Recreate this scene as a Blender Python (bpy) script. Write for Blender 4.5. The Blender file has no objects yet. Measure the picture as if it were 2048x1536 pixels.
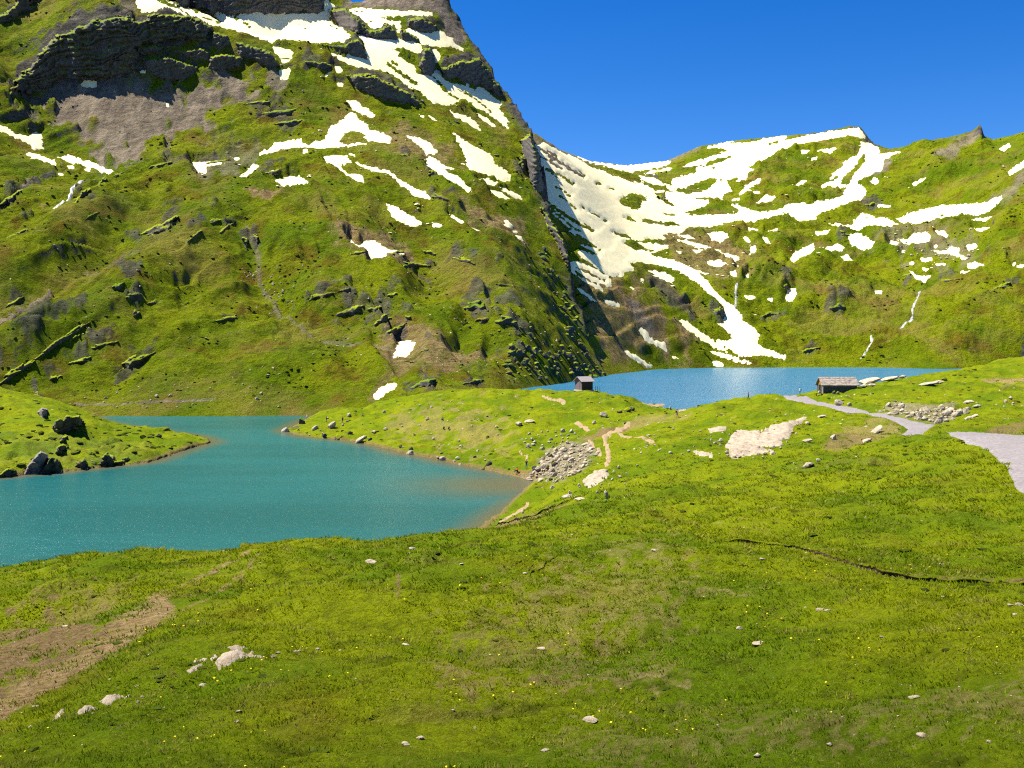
import bpy, bmesh, math, random
import numpy as np
from mathutils import Vector, Matrix, noise as mnoise

S = bpy.context.scene
COL = S.collection
R = math.radians
rng = np.random.default_rng(7)
random.seed(7)

# ------------------------------------------------------------------ camera
F, CX, HY = 2010.0, 1024.0, 675.0          # focal length, centre column and horizon row of the 2048 x 1536 photograph
cam = bpy.data.cameras.new('camera'); camo = bpy.data.objects.new('camera', cam); COL.objects.link(camo)
cam.sensor_width = 36; cam.lens = 36 * F / 2048
cam.shift_y = (HY - 768) / 2048
cam.clip_start = 0.1; cam.clip_end = 20000
camo.location = (0, 0, 0); camo.rotation_euler = (R(90), 0, 0)
S.camera = camo

# ------------------------------------------------------------------ sky, sun, exposure
SUN_AZ, SUN_EL = -78.0, 61.0               # azimuth from the view direction (negative = left)
W = bpy.data.worlds.new('World'); S.world = W; W.use_nodes = True
nt = W.node_tree; nt.nodes.clear()
sky = nt.nodes.new('ShaderNodeTexSky'); sky.sky_type = 'NISHITA'; sky.sun_disc = False
sky.sun_elevation = R(SUN_EL); sky.sun_rotation = R(SUN_AZ)
sky.altitude = 2300; sky.air_density = 1.0; sky.dust_density = 0.9; sky.ozone_density = 4.0
hs = nt.nodes.new('ShaderNodeHueSaturation'); hs.inputs['Saturation'].default_value = 1.38; hs.inputs['Hue'].default_value = .512
bg = nt.nodes.new('ShaderNodeBackground'); bg.inputs[1].default_value = 0.072
wo = nt.nodes.new('ShaderNodeOutputWorld')
nt.links.new(sky.outputs[0], hs.inputs['Color']); nt.links.new(hs.outputs[0], bg.inputs[0]); nt.links.new(bg.outputs[0], wo.inputs[0])
sun = bpy.data.lights.new('sun', 'SUN'); sun.energy = 5.0; sun.angle = R(0.53); sun.color = (1.0, 0.92, 0.76)
suno = bpy.data.objects.new('sun', sun); COL.objects.link(suno)
sd_ = Vector((math.sin(R(SUN_AZ)) * math.cos(R(SUN_EL)), math.cos(R(SUN_AZ)) * math.cos(R(SUN_EL)), math.sin(R(SUN_EL))))
suno.rotation_euler = sd_.to_track_quat('Z', 'Y').to_euler(); suno.location = sd_ * 300
S.view_settings.view_transform = 'Standard'; S.view_settings.look = 'None'
S.view_settings.exposure = 1.25; S.view_settings.gamma = 1.0; S.view_settings.use_curve_mapping = False

S.cycles.use_denoising = False; S.cycles.filter_width = 1.15; S.cycles.sample_clamp_indirect = 4.0; S.cycles.sample_clamp_direct = 2.2

ZU, ZL = -18.0, -24.0                       # water level of the upper and the lower lake, metres below the eye

# ------------------------------------------------------------------ numpy helpers
_perm = np.random.default_rng(3).permutation(1024)
_ang = np.random.default_rng(4).uniform(0, 2 * np.pi, 1024)
_gx, _gy = np.cos(_ang), np.sin(_ang)
def gn(x, y, seed=0):
    x = np.asarray(x, float); y = np.asarray(y, float)
    xi = np.floor(x).astype(np.int64); yi = np.floor(y).astype(np.int64); fx = x - xi; fy = y - yi
    u = fx * fx * fx * (fx * (fx * 6 - 15) + 10); v = fy * fy * fy * (fy * (fy * 6 - 15) + 10)
    def g(a, b, dx, dy):
        h = _perm[(_perm[(a + seed * 37) & 1023] + b) & 1023]
        return _gx[h] * dx + _gy[h] * dy
    a = g(xi, yi, fx, fy); b = g(xi + 1, yi, fx - 1, fy); c = g(xi, yi + 1, fx, fy - 1); d = g(xi + 1, yi + 1, fx - 1, fy - 1)
    return ((a + u * (b - a)) * (1 - v) + (c + u * (d - c)) * v) * 1.5
def fbm(x, y, oct=4, seed=0, gain=0.5):
    s = 0; a = 1.0
    for i in range(oct):
        s = s + a * gn(x * 2.03 ** i + 11.3 * i, y * 2.03 ** i - 7.1 * i, seed + i); a *= gain
    return s
def ridged(x, y, oct=4, seed=0):
    s = 0; a = 1.0
    for i in range(oct):
        s = s + a * (1 - 2 * np.abs(gn(x * 2.07 ** i + 5.3 * i, y * 2.07 ** i + 3.1 * i, seed + i))); a *= 0.5
    return s * 0.5
def sstep(x, a, b):
    t = np.clip((x - a) / (b - a), 0, 1); return t * t * (3 - 2 * t)
def poly_sd(px, py, poly):
    """signed distance to a closed polygon, positive inside"""
    P = np.asarray(poly, float); Q = np.roll(P, -1, 0)
    best = np.full(px.shape, 1e18); inside = np.zeros(px.shape, bool)
    for (ax, ay), (bx, by) in zip(P, Q):
        dx, dy = bx - ax, by - ay
        t = np.clip(((px - ax) * dx + (py - ay) * dy) / (dx * dx + dy * dy + 1e-12), 0, 1)
        best = np.minimum(best, (px - ax - t * dx) ** 2 + (py - ay - t * dy) ** 2)
        if ay != by:
            inside ^= ((ay > py) != (by > py)) & (px < (bx - ax) * (py - ay) / (by - ay) + ax)
    d = np.sqrt(best); return np.where(inside, d, -d)
def line_d(px, py, line):
    best = np.full(px.shape, 1e18)
    for (ax, ay), (bx, by) in zip(line[:-1], line[1:]):
        dx, dy = bx - ax, by - ay
        t = np.clip(((px - ax) * dx + (py - ay) * dy) / (dx * dx + dy * dy + 1e-12), 0, 1)
        best = np.minimum(best, (px - ax - t * dx) ** 2 + (py - ay - t * dy) ** 2)
    return np.sqrt(best)
def pts(s, ox=0.0, oy=0.0, k=1.0):
    return [(ox + k * float(a), oy + k * float(b)) for a, b in (t.split(',') for t in s.split())]
ZOOM = {'P': (0, 0, 1), 'A': (0, 0, .3418), 'B': (500, 0, .3418), 'C': (1000, 200, .3418), 'D': (1400, 220, .3164),
        'E': (600, 400, .3418), 'G': (1000, 680, .293), 'H': (1448, 680, .293)}
def zp(s):
    """polygon written as 'A x,y x,y C x,y ...' where the letter names the drawing sheet of the following points"""
    out = []; o = ZOOM['P']
    for t in s.split():
        if t in ZOOM: o = ZOOM[t]
        else:
            a, b = t.split(','); out.append((o[0] + o[2] * float(a), o[1] + o[2] * float(b)))
    return out

# ------------------------------------------------------------------ terrain survey: a height field over bearing and log-distance
class Layer:
    def __init__(s, u0, u1, nu, y0, y1, ny, control, ku=1.5, smooth=1e-5):
        s.us = np.linspace(u0, u1, nu); s.ls = np.linspace(math.log(y0), math.log(y1), ny); s.nu, s.ny = nu, ny
        c = np.asarray(control, float)
        a = (c[:, 0] - CX) / F * ku; b = np.log(c[:, 2]); v = (HY - c[:, 1]) / F
        n = len(c)
        def U(r2): return 0.5 * r2 * np.log(r2 + 1e-12)
        K = U((a[:, None] - a) ** 2 + (b[:, None] - b) ** 2) + np.eye(n) * smooth
        Pm = np.stack([np.ones(n), a, b], 1)
        A = np.block([[K, Pm], [Pm.T, np.zeros((3, 3))]])
        sol = np.linalg.solve(A, np.concatenate([v, np.zeros(3)]))
        cu = np.linspace(u0, u1, 200); cl = np.linspace(math.log(y0), math.log(y1), 300)
        GA, GB = np.meshgrid(cu * ku, cl, indexing='ij')
        V = sol[n] + sol[n + 1] * GA + sol[n + 2] * GB
        for i in range(n): V += sol[i] * U((GA - a[i]) ** 2 + (GB - b[i]) ** 2)
        fi = np.interp(s.us, cu, np.arange(200)); fj = np.interp(s.ls, cl, np.arange(300))
        i0 = np.minimum(fi.astype(int), 198); j0 = np.minimum(fj.astype(int), 298); fi = (fi - i0)[:, None]; fj = (fj - j0)[None]
        T = lambda i, j: V[np.ix_(i, j)]
        s.v = (T(i0, j0) * (1 - fi) + T(i0 + 1, j0) * fi) * (1 - fj) + (T(i0, j0 + 1) * (1 - fi) + T(i0 + 1, j0 + 1) * fi) * fj
        s.Y = np.broadcast_to(np.exp(s.ls)[None], (nu, ny)).copy(); s.X = s.us[:, None] * s.Y
        s.PX = np.broadcast_to((CX + F * s.us)[:, None], (nu, ny)).copy()
        s.attr = {}
    def freeze(s):                          # base shape is done: remember where every vertex is seen from the camera
        s.Z = s.v * s.Y; s.PY = HY - F * s.v
        s.vis = s.v >= np.maximum.accumulate(s.v, 1) - 0.004
    def hit(s, px, py):
        """first ground point met by the sight line through a pixel"""
        v = (HY - py) / F; f = (px - CX) / F
        i = np.clip(np.interp(f, s.us, np.arange(s.nu)), 0, s.nu - 1.001); i0 = int(i); w = i - i0
        prof = (s.Z[i0] * (1 - w) + s.Z[i0 + 1] * w) / s.Y[0]
        j = int(np.argmax(prof >= v))
        if prof[j] < v: j = int(np.argmax(prof))
        if j == 0: Y = s.Y[0, 0]
        else:
            t = (v - prof[j - 1]) / (prof[j] - prof[j - 1] + 1e-12); t = min(max(t, 0), 1)
            Y = math.exp(s.ls[j - 1] + t * (s.ls[j] - s.ls[j - 1]))
        return Vector((f * Y, Y, s.height(f * Y, Y)))
    def height(s, x, y):
        f = np.clip(np.interp(x / y, s.us, np.arange(s.nu)), 0, s.nu - 1.001); l = np.clip(np.interp(math.log(y), s.ls, np.arange(s.ny)), 0, s.ny - 1.001)
        i, j = int(f), int(l); a, b = f - i, l - j
        return float((s.Z[i, j] * (1 - a) + s.Z[i + 1, j] * a) * (1 - b) + (s.Z[i, j + 1] * (1 - a) + s.Z[i + 1, j + 1] * a) * b)
    def heights(s, x, y):
        f = np.clip(np.interp(x / y, s.us, np.arange(s.nu)), 0, s.nu - 1.001); l = np.clip(np.interp(np.log(y), s.ls, np.arange(s.ny)), 0, s.ny - 1.001)
        i = f.astype(int); j = l.astype(int); a, b = f - i, l - j
        return (s.Z[i, j] * (1 - a) + s.Z[i + 1, j] * a) * (1 - b) + (s.Z[i, j + 1] * (1 - a) + s.Z[i + 1, j + 1] * a) * b
    def finish(s):                          # smooth surface normals, for whatever is laid on the ground
        P = np.stack([s.X, s.Y, s.Z], -1); s.P = P
        du = np.gradient(P, axis=0); dl = np.gradient(P, axis=1)
        n = np.cross(du, dl); n /= np.linalg.norm(n, axis=-1, keepdims=True) + 1e-12
        n[n[..., 2] < 0] *= -1; s.N = n
    def paint(s, name, poly, feather=10.0, strength=1.0, nz=0.6, sub=None):
        """mark a kind of ground (rock, scree, bare soil, dry grass) inside a polygon, with a broken edge"""
        a = s.attr.setdefault(name, np.zeros((s.nu, s.ny)))
        P = np.asarray(poly); m = feather * 2.5
        k = (s.PX > P[:, 0].min() - m) & (s.PX < P[:, 0].max() + m) & (s.PY > P[:, 1].min() - m) & (s.PY < P[:, 1].max() + m)
        if not k.any(): return
        sd = poly_sd(s.PX[k], s.PY[k], poly)
        sd = sd + feather * nz * 1.6 * fbm(s.X[k] / s.Y[k] * 60, s.Y[k] / s.Y[k].mean() * 40, 4, 21)
        a[k] = np.maximum(a[k], strength * sstep(sd, -feather * .5, feather * .5))
    def paint_line(s, name, line, width, feather=2.0, strength=1.0):
        a = s.attr.setdefault(name, np.zeros((s.nu, s.ny)))
        P = np.asarray(line); m = width * 2 + feather * 4 + 6
        k = (s.PX > P[:, 0].min() - m) & (s.PX < P[:, 0].max() + m) & (s.PY > P[:, 1].min() - m) & (s.PY < P[:, 1].max() + m)
        if not k.any(): return
        d = width / 2 - line_d(s.PX[k], s.PY[k], line) + width * .6 * fbm(s.PX[k] / 14, s.PY[k] / 7, 3, 5)
        a[k] = np.maximum(a[k], strength * sstep(d, -feather * .5, feather * .5))

def grid_mesh(name, P, mask=None, attrs=None):
    nu, ny = P.shape[:2]
    idx = np.arange(nu * ny).reshape(nu, ny)
    q = np.stack([idx[:-1, :-1], idx[1:, :-1], idx[1:, 1:], idx[:-1, 1:]], -1).reshape(-1, 4)
    co = P.reshape(-1, 3)
    at = {k: v.reshape(-1) for k, v in (attrs or {}).items()}
    if mask is not None:
        m = mask.reshape(-1); q = q[m[q].all(1)]
        used = np.unique(q); remap = np.zeros(len(co), np.int64); remap[used] = np.arange(len(used))
        q = remap[q]; co = co[used]; at = {k: v[used] for k, v in at.items()}
    return np_mesh(name, co, q, at)
def np_mesh(name, co, faces, at=None, smooth=True):
    me = bpy.data.meshes.new(name); nf, k = faces.shape
    me.vertices.add(len(co)); me.vertices.foreach_set('co', np.ascontiguousarray(co, np.float32).ravel())
    me.loops.add(nf * k); me.loops.foreach_set('vertex_index', np.ascontiguousarray(faces, np.int32).ravel())
    me.polygons.add(nf); me.polygons.foreach_set('loop_start', np.arange(nf, dtype=np.int32) * k)
    me.polygons.foreach_set('use_smooth', np.full(nf, smooth))
    for n_, v in (at or {}).items():
        a = me.attributes.new(n_, 'FLOAT', 'POINT'); a.data.foreach_set('value', np.ascontiguousarray(v, np.float32))
    me.update(calc_edges=True); me.validate(); return me
def link(name, me, mat=None, parent=None, label=None, cat=None, group=None, kind=None):
    o = bpy.data.objects.new(name, me); COL.objects.link(o)
    if mat is not None and me is not None and not me.materials: me.materials.append(mat)
    if parent is not None: o.parent = parent
    for k, v in (('label', label), ('category', cat), ('group', group), ('kind', kind)):
        if v: o[k] = v
    return o

# ------------------------------------------------------------------ materials
class NB:
    def __init__(s, name):
        s.m = bpy.data.materials.new(name); s.m.use_nodes = True; s.t = s.m.node_tree; s.t.nodes.clear()
        s.out = s.n('ShaderNodeOutputMaterial'); s.b = s.n('ShaderNodeBsdfPrincipled')
        s.t.links.new(s.b.outputs[0], s.out.inputs[0])
    def n(s, t, **kw):
        o = s.t.nodes.new(t)
        for k, v in kw.items(): setattr(o, k, v)
        return o
    def l(s, a, b): s.t.links.new(a, b)
    def put(s, sock, v):
        if hasattr(v, 'is_linked') or hasattr(v, 'links'): s.l(v, sock)
        elif isinstance(v, tuple) and len(v) == 3 and sock.type == 'RGBA': sock.default_value = (*v, 1)
        else: sock.default_value = v
    def noise(s, vec, scale, detail=4, rough=.55, out=0, dist=0.0):
        o = s.n('ShaderNodeTexNoise'); s.l(vec, o.inputs['Vector']); o.inputs['Scale'].default_value = scale
        o.inputs['Detail'].default_value = detail; o.inputs['Roughness'].default_value = rough; o.inputs['Distortion'].default_value = dist
        return o.outputs[out]
    def ramp(s, v, a, b, lo=0.0, hi=1.0):
        o = s.n('ShaderNodeMapRange', interpolation_type='SMOOTHSTEP'); s.put(o.inputs[0], v)
        for i, x in zip((1, 2, 3, 4), (a, b, lo, hi)): o.inputs[i].default_value = x
        return o.outputs[0]
    def mix(s, f, a, b, mode='MIX'):
        o = s.n('ShaderNodeMix', data_type='RGBA', blend_type=mode); s.put(o.inputs[0], f); s.put(o.inputs[6], a); s.put(o.inputs[7], b)
        return o.outputs[2]
    def math(s, op, a, b=0.0):
        o = s.n('ShaderNodeMath', operation=op); s.put(o.inputs[0], a); s.put(o.inputs[1], b); return o.outputs[0]
    def attr(s, name):
        return s.n('ShaderNodeAttribute', attribute_name=name).outputs['Fac']
    def bump(s, h, dist, strength=1.0, nrm=None):
        o = s.n('ShaderNodeBump'); s.l(h, o.inputs['Height']); o.inputs['Distance'].default_value = dist; o.inputs['Strength'].default_value = strength
        if nrm is not None: s.l(nrm, o.inputs['Normal'])
        return o.outputs[0]
    def pos(s): return s.n('ShaderNodeNewGeometry').outputs['Position']
    def scaled(s, vec, sc, rot=(0, 0, 0)):
        o = s.n('ShaderNodeMapping'); s.l(vec, o.inputs[0]); o.inputs['Scale'].default_value = sc; o.inputs['Rotation'].default_value = rot; return o.outputs[0]
    def done(s, color, rough=.9, spec=.1, normal=None):
        s.put(s.b.inputs['Base Color'], color); s.put(s.b.inputs['Roughness'], rough); s.put(s.b.inputs['Specular IOR Level'], spec)
        if normal is not None: s.l(normal, s.b.inputs['Normal'])
        return s.m

GREEN_D, GREEN, GREEN_Y, OLIVE, STRAW = (.040, .052, .002), (.104, .172, .0018), (.200, .244, .0025), (.150, .112, .010), (.36, .27, .11)
def grass_colour(b, p, k, ol=.8):
    """patchy alpine turf; k is the size of the patches in metres"""
    c = b.mix(b.ramp(b.noise(p, 1 / k, 5, .6), .36, .62), GREEN, GREEN_Y)
    c = b.mix(b.ramp(b.noise(p, 1.7 / k, 5, .62, dist=.4), .52 - .1 * (ol - .8), .70, 0, ol), c, OLIVE)
    c = b.mix(b.ramp(b.noise(p, 5.3 / k, 6, .7), .50, .72, 0, .85), c, GREEN_D)
    c = b.mix(b.ramp(b.noise(p, 3.1 / k, 6, .72, dist=.3), .60, .74, 0, .65), c, STRAW)
    return c
def terrain_mat(name, k, fine, bump, slope=None, far=False):
    b = NB(name); p = b.pos()
    c = grass_colour(b, p, k, .5 if k < 20 else 1.0)
    if not far: c = b.mix(b.ramp(b.noise(p, .42, 5, .7, dist=.6), .34, .50, .34, 0), c, (.055, .085, .002))
    sp = b.noise(p, fine, 6, .82)
    c = b.mix(b.ramp(sp, .36, .56, .38 if far else .5, 0), c, GREEN_D)
    c = b.mix(b.ramp(b.noise(p, fine * 3.1, 4, .8), .40, .56, .38, 0), c, GREEN_D)
    if far: c = b.mix(b.ramp(b.noise(p, .022, 6, .65, dist=.5), .47, .70, 0, .55), c, (.23, .175, .05))
    c = b.mix(b.ramp(b.noise(p, fine * 1.9, 4, .85), .58, .70, 0, .65), c, STRAW)
    dry = b.mix(b.ramp(b.noise(p, fine * .8, 5, .7), .35, .65), (.17, .105, .045), (.33, .24, .125))
    nzf = b.ramp(b.noise(p, fine * .45, 5, .7), .3, .7, .55, 1.45)
    c = b.mix(b.math('MINIMUM', b.math('MULTIPLY', b.attr('dry'), nzf), 1.0), c, dry)
    soil = b.mix(b.ramp(b.noise(p, fine, 5, .75), .35, .7), (.12, .080, .034), (.25, .180, .088))
    c = b.mix(b.attr('soil'), c, soil)
    scr = b.mix(b.ramp(b.noise(b.scaled(p, (1, .35, .35)), fine * .35, 6, .7), .35, .68), (.150, .120, .095), (.300, .245, .185))
    c = b.mix(b.attr('scree'), c, scr)
    rk = b.mix(b.ramp(b.noise(b.scaled(p, (.5, .5, 1.6)), fine * .5, 7, .7), .35, .7), (.050, .046, .048), (.150, .135, .120))
    rmask = b.attr('rock')
    if slope:
        nz = b.n('ShaderNodeSeparateXYZ'); g = b.n('ShaderNodeNewGeometry'); b.l(g.outputs['Normal'], nz.inputs[0])
        zz = b.math('ADD', nz.outputs[2], b.ramp(b.noise(p, fine * .6, 4, .7), .2, .8, -.14, .14))
        rmask = b.math('MAXIMUM', rmask, b.ramp(zz, slope[0], slope[1], 1, 0))
    c = b.mix(rmask, c, rk)
    h = b.math('ADD', b.noise(p, fine, 8, .82), b.math('MULTIPLY', b.noise(p, fine * .22, 5, .7), 2.2))
    return b.done(c, .95, .03, b.bump(h, bump, 1.0))
MAT_N = terrain_mat('meadow_turf', 9.0, 5.0, .20)
MAT_M = terrain_mat('mountain_turf', 34.0, .55, 2.2, (.40, .54), True)
MAT_F = terrain_mat('basin_turf', 50.0, .40, 2.6, (.28, .40), True)

def snow_mat():
    b = NB('old_snow'); p = b.pos()
    c = b.mix(b.ramp(b.noise(p, .08, 5, .6), .42, .75, 0, .30), (.88, .78, .47), (.72, .60, .36))
    return b.done(c, .75, .15, b.bump(b.noise(b.scaled(p, (1, 1, .4)), .22, 5, .6), .5, .6))
SNOW = snow_mat()
def gravel_mat(name, c1, c2, f=3.0):
    b = NB(name); p = b.pos()
    c = b.mix(b.ramp(b.noise(p, f, 6, .8), .35, .68), c1, c2)
    c = b.mix(b.ramp(b.noise(p, .25, 4, .6), .4, .7, 0, .35), c, c1)
    return b.done(c, .95, .05, b.bump(b.noise(p, f * 2, 5, .8), .04, .8))
GRAVEL = gravel_mat('path_gravel', (.155, .142, .15), (.275, .252, .262))
DIRT = gravel_mat('trail_dirt', (.20, .145, .08), (.36, .275, .175), 2.0)
def rock_mat(name, c1, c2, c3, lich=.4, turf=False):
    b = NB(name); tc = b.n('ShaderNodeTexCoord').outputs['Object']; p = b.pos()
    c = b.mix(b.ramp(b.noise(p, 1.3, 7, .72), .35, .66), c1, c2)
    c = b.mix(b.ramp(b.noise(b.scaled(p, (.6, .6, 2.4)), 2.1, 6, .75), .50, .70, 0, .8), c, c3)
    c = b.mix(b.ramp(b.noise(p, .9, 6, .8), .60, .72, 0, lich), c, (.12, .13, .015))
    if turf:
        nz = b.n('ShaderNodeSeparateXYZ'); b.l(b.n('ShaderNodeNewGeometry').outputs['Normal'], nz.inputs[0])
        zz = b.math('ADD', nz.outputs[2], b.ramp(b.noise(p, .5, 5, .7), .3, .7, -.22, .22))
        c = b.mix(b.ramp(zz, .42, .66), c, grass_colour(b, p, 30.0, 1.0))
    return b.done(c, .9, .12, b.bump(b.noise(b.scaled(p, (.7, .7, 2.0)), 2.2, 8, .75), .22, 1.0))
ROCK_P = rock_mat('pale_limestone', (.27, .222, .168), (.43, .362, .278), (.15, .125, .10), .2)
ROCK_B = rock_mat('pale_boulder', (.31, .26, .19), (.52, .44, .33), (.16, .13, .10), .2)
ROCK_G = rock_mat('grey_slab_rock', (.15, .13, .13), (.27, .235, .225), (.085, .078, .08), .3)
ROCK_D = rock_mat('dark_schist', (.045, .042, .044), (.118, .106, .096), (.026, .024, .028), .5, True)
ROCK_C = rock_mat('cliff_rock', (.060, .057, .064), (.165, .150, .143), (.032, .032, .040), .30, True)
def water_mat(name, deep, shallow, bright, wave, rough):
    b = NB(name); p = b.pos()
    st = b.ramp(b.noise(b.scaled(p, (.010, .035, 1)), 1.0, 4, .6), .35, .68, 0, .55)
    c = b.mix(st, deep, bright)
    c = b.mix(b.ramp(b.noise(b.scaled(p, (.5, 1.6, 1)), 1.1, 4, .8), .55, .75, 0, .5), c, bright)  # ripple glints put into the water colour
    c = b.mix(b.ramp(b.noise(b.scaled(p, (.5, 1.6, 1)), .9, 4, .8), .25, .45, .45, 0), c, tuple(v * .6 for v in deep))  # dark sides of the ripples put into the water colour
    c = b.mix(b.ramp(b.attr('shoal'), 0, 1, 0, .85), c, shallow)
    b.b.inputs['IOR'].default_value = 1.33
    h = b.math('ADD', b.noise(b.scaled(p, (1, 1.9, 1)), wave * 1.6, 6, .75), b.math('MULTIPLY', b.noise(b.scaled(p, (1, 1.4, 1)), wave * .22, 3, .6), 2.0))
    return b.done(c, rough, .5, b.bump(h, .11 if wave > 1 else .30, 1.0))
WATER_L = water_mat('turquoise_water', (.006, .084, .088), (.105, .085, .030), (.012, .132, .145), 1.7, .24)
WATER_U = water_mat('blue_water', (.022, .135, .255), (.10, .10, .06), (.035, .165, .300), .9, .24)
def plain(name, c, rough=.8, spec=.2, var=.25, f=6.0):
    b = NB(name); p = b.pos()
    d = tuple(x * (1 - var) for x in c)
    return b.done(b.mix(b.ramp(b.noise(p, f, 5, .7), .35, .65), c, d), rough, spec, b.bump(b.noise(p, f * 2, 4, .7), .02, .5))
def blade_mat():
    b = NB('grass_blades'); p = b.pos()
    c = grass_colour(b, p, 9.0, .5)
    c = b.mix(b.ramp(b.attr('tint'), .0, .4, .32, 0), c, GREEN_D)
    c = b.mix(b.ramp(b.attr('tint'), .62, 1.0, 0, .75), c, (.30, .27, .05))
    b.done(c, .85, .05)
    tr = b.n('ShaderNodeBsdfTranslucent'); b.l(c, tr.inputs[0]); mx = b.n('ShaderNodeMixShader'); mx.inputs[0].default_value = .45
    b.l(b.b.outputs[0], mx.inputs[1]); b.l(tr.outputs[0], mx.inputs[2]); b.l(mx.outputs[0], b.out.inputs[0]); return b.m
BLADE = blade_mat()
EARTH = plain('bare_earth_bank', (.060, .040, .024), .95, .05, .45, 4.0)
def stream_mat():
    b = NB('white_water'); p = b.pos()
    c = b.mix(b.ramp(b.noise(b.scaled(p, (1, 1, .5)), .7, 5, .7), .35, .62), (.52, .52, .50), (.16, .19, .19))
    return b.done(c, .35, .4, b.bump(b.noise(p, 1.2, 5, .7), .2, .8))
STREAM = stream_mat()

# ------------------------------------------------------------------ the three pieces of terrain
def col3(s): return [tuple(float(x) for x in t.split(',')) for t in s.split()]
def vz(px, Y, z): return (px, HY - F * z / Y, Y)
# N: the meadow from the camera to the isthmus between the lakes
N_CTRL = col3('''0,1536,15 400,1536,14 1024,1536,13 1600,1536,12.5 2048,1536,12
0,1430,21 400,1430,18.5 1024,1400,18.5 1600,1400,18 2048,1400,16.5
0,1300,32 400,1300,26 800,1300,25 1200,1300,24 1600,1300,23 2048,1300,21
0,1200,46 300,1210,37 600,1200,35 1024,1200,33 1500,1200,32 2048,1200,29
0,1137,58 200,1121,58 400,1105,59 700,1081,62 950,1061,68 600,1130,48 900,1110,50 1100,1100,48 1300,1100,50 1600,1100,46 2048,1100,42
1060,1050,78 1200,1050,72 1150,1000,100 1400,1000,80 1700,1000,66 2048,1000,57
1200,950,130 1500,950,100 1800,950,82 1250,900,160 1500,870,150 1300,860,195 1370,824,232 1250,797,258
1450,802,226 1560,793,226 1640,786,226 1715,778,228 1610,798,214 1700,830,180 1800,830,160 1850,857,136
1700,900,112 1800,890,108 1960,900,85 1900,869,104 2048,872,98 2048,960,63
2048,850,135 1950,850,135 2048,800,190 1900,810,185 1800,760,252 1900,746,262 2048,760,230 2048,716,272
1100,900,190 1100,850,225 1100,802,262 1170,781,271 1000,780,288 900,800,272 900,850,235 800,850,250 700,845,268 700,818,298 640,838,282 900,783,300
0,930,184 0,880,204 130,860,214 130,830,234 0,830,236 130,900,200 220,880,216 330,885,222 260,862,244 130,930,192 0,806,246 70,812,244''')
for px, dy in ((-500, 0), (2500, 0)):
    src = 0 if px < 0 else 2048
    N_CTRL += [(px, y, d) for x, y, d in list(N_CTRL) if x == src]
N_CTRL += [vz(p, y, z) for p in (-500, 200, 1024, 1800, 2500) for y, z in ((3, -1.75), (5, -2.6), (8, -3.9))]
N_CTRL += [vz(p, y, z) for p, y, z in (
    (-500, 78, -19), (0, 78, -19.2), (400, 80, -19), (700, 86, -18.8), (950, 95, -19.5), (0, 98, -24.6), (400, 100, -24.6), (700, 108, -24.8), (930, 118, -24.6),
    (-500, 98, -24.6), (0, 130, -28), (400, 150, -29), (700, 160, -29), (400, 220, -29), (850, 190, -28), (300, 280, -27), (-500, 130, -27),
    (1370, 247, -19), (1450, 250, -18.6), (1560, 255, -18.8), (1640, 262, -17), (1250, 285, -19), (1170, 300, -19), (1000, 325, -20), (1370, 330, -26), (1170, 335, -25),
    (1640, 330, -24), (1800, 300, -18.5), (1900, 310, -16), (2048, 330, -17), (2500, 330, -15), (700, 335, -24), (900, 335, -20), (1900, 114, -11.6), (2048, 112, -11.2))]
N = Layer(-.61, .61, 710, 3, 340, 700, N_CTRL, 1.6)
# M: the mountain behind the lower lake
M_CTRL = col3('''0,833,307 200,833,307 500,833,307 620,832,307 640,826,306 700,818,302 800,800,304 900,784,308 1000,774,338 1060,772,366 1100,770,381 1150,763,415
0,790,320 200,790,322 500,800,318 0,700,350 200,700,352 500,700,360 800,740,335 800,690,365 660,760,330 1000,700,385 1100,700,425
0,600,390 200,600,392 500,600,400 800,600,415 1000,600,442 0,500,432 200,500,440 500,500,442 650,560,415 800,500,462 1000,500,497
0,400,478 200,420,480 350,440,472 500,420,482 650,420,490 800,400,517 1000,400,560 0,320,515 200,355,528 350,345,530 500,360,520 640,310,552 800,300,577 1000,300,640 1000,240,692
0,262,542 200,300,562 330,300,560 500,300,567 200,220,590 350,220,600 500,200,607 650,200,622 800,200,642 900,200,670
30,185,596 110,168,608 200,162,612 300,148,616 400,140,622 480,125,630 110,85,628 200,42,634 300,30,640 400,42,646 480,68,652 540,95,648 560,82,662 0,150,585 0,60,640 0,0,680 150,0,700 100,50,652 250,5,702
650,90,668 700,85,680 800,100,702 330,14,735 420,24,738 560,24,742 630,22,745 420,-60,752 560,-70,756 620,-50,760 800,40,752 690,14,764 740,4,772 800,-15,788 860,-35,800 -500,832,300 -500,700,335 -500,600,372 -500,500,412 -500,400,455 -500,300,505 -500,200,560 -500,100,640 -500,0,700
1215,755,470 1185,700,490 1165,640,512 1150,590,530 1130,500,562 1110,450,585 1090,400,615 1080,340,645 1065,268,685 1030,220,715 1000,175,738 970,115,765 935,70,782 905,10,800 895,-20,808''')
M_CTRL += [vz(p, y, z) for p, y, z in ((0, 285, -30), (500, 285, -30), (900, 285, -22), (1215, 400, -40), (690, 840, 245), (420, 860, 300), (560, 860, 305), (820, 860, 285), (0, 860, 320), (-500, 860, 320),
                                       (-500, 285, -30), (1215, 300, -50), (1300, 470, -25), (1300, 600, 60), (1300, 800, 250))]
M = Layer(-.72, .19, 610, 287, 860, 520, M_CTRL, 1.5)
RIDGE = col3('1300,800,430 1260,780,450 1215,755,470 1185,700,490 1165,640,512 1150,590,530 1130,500,562 1110,450,585 1090,400,615 1081,340,645 1064,266,685 1030,218,715 1000,172,738 966,112,765 933,66,782 905,10,800 880,-60,830 850,-120,870')
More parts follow.
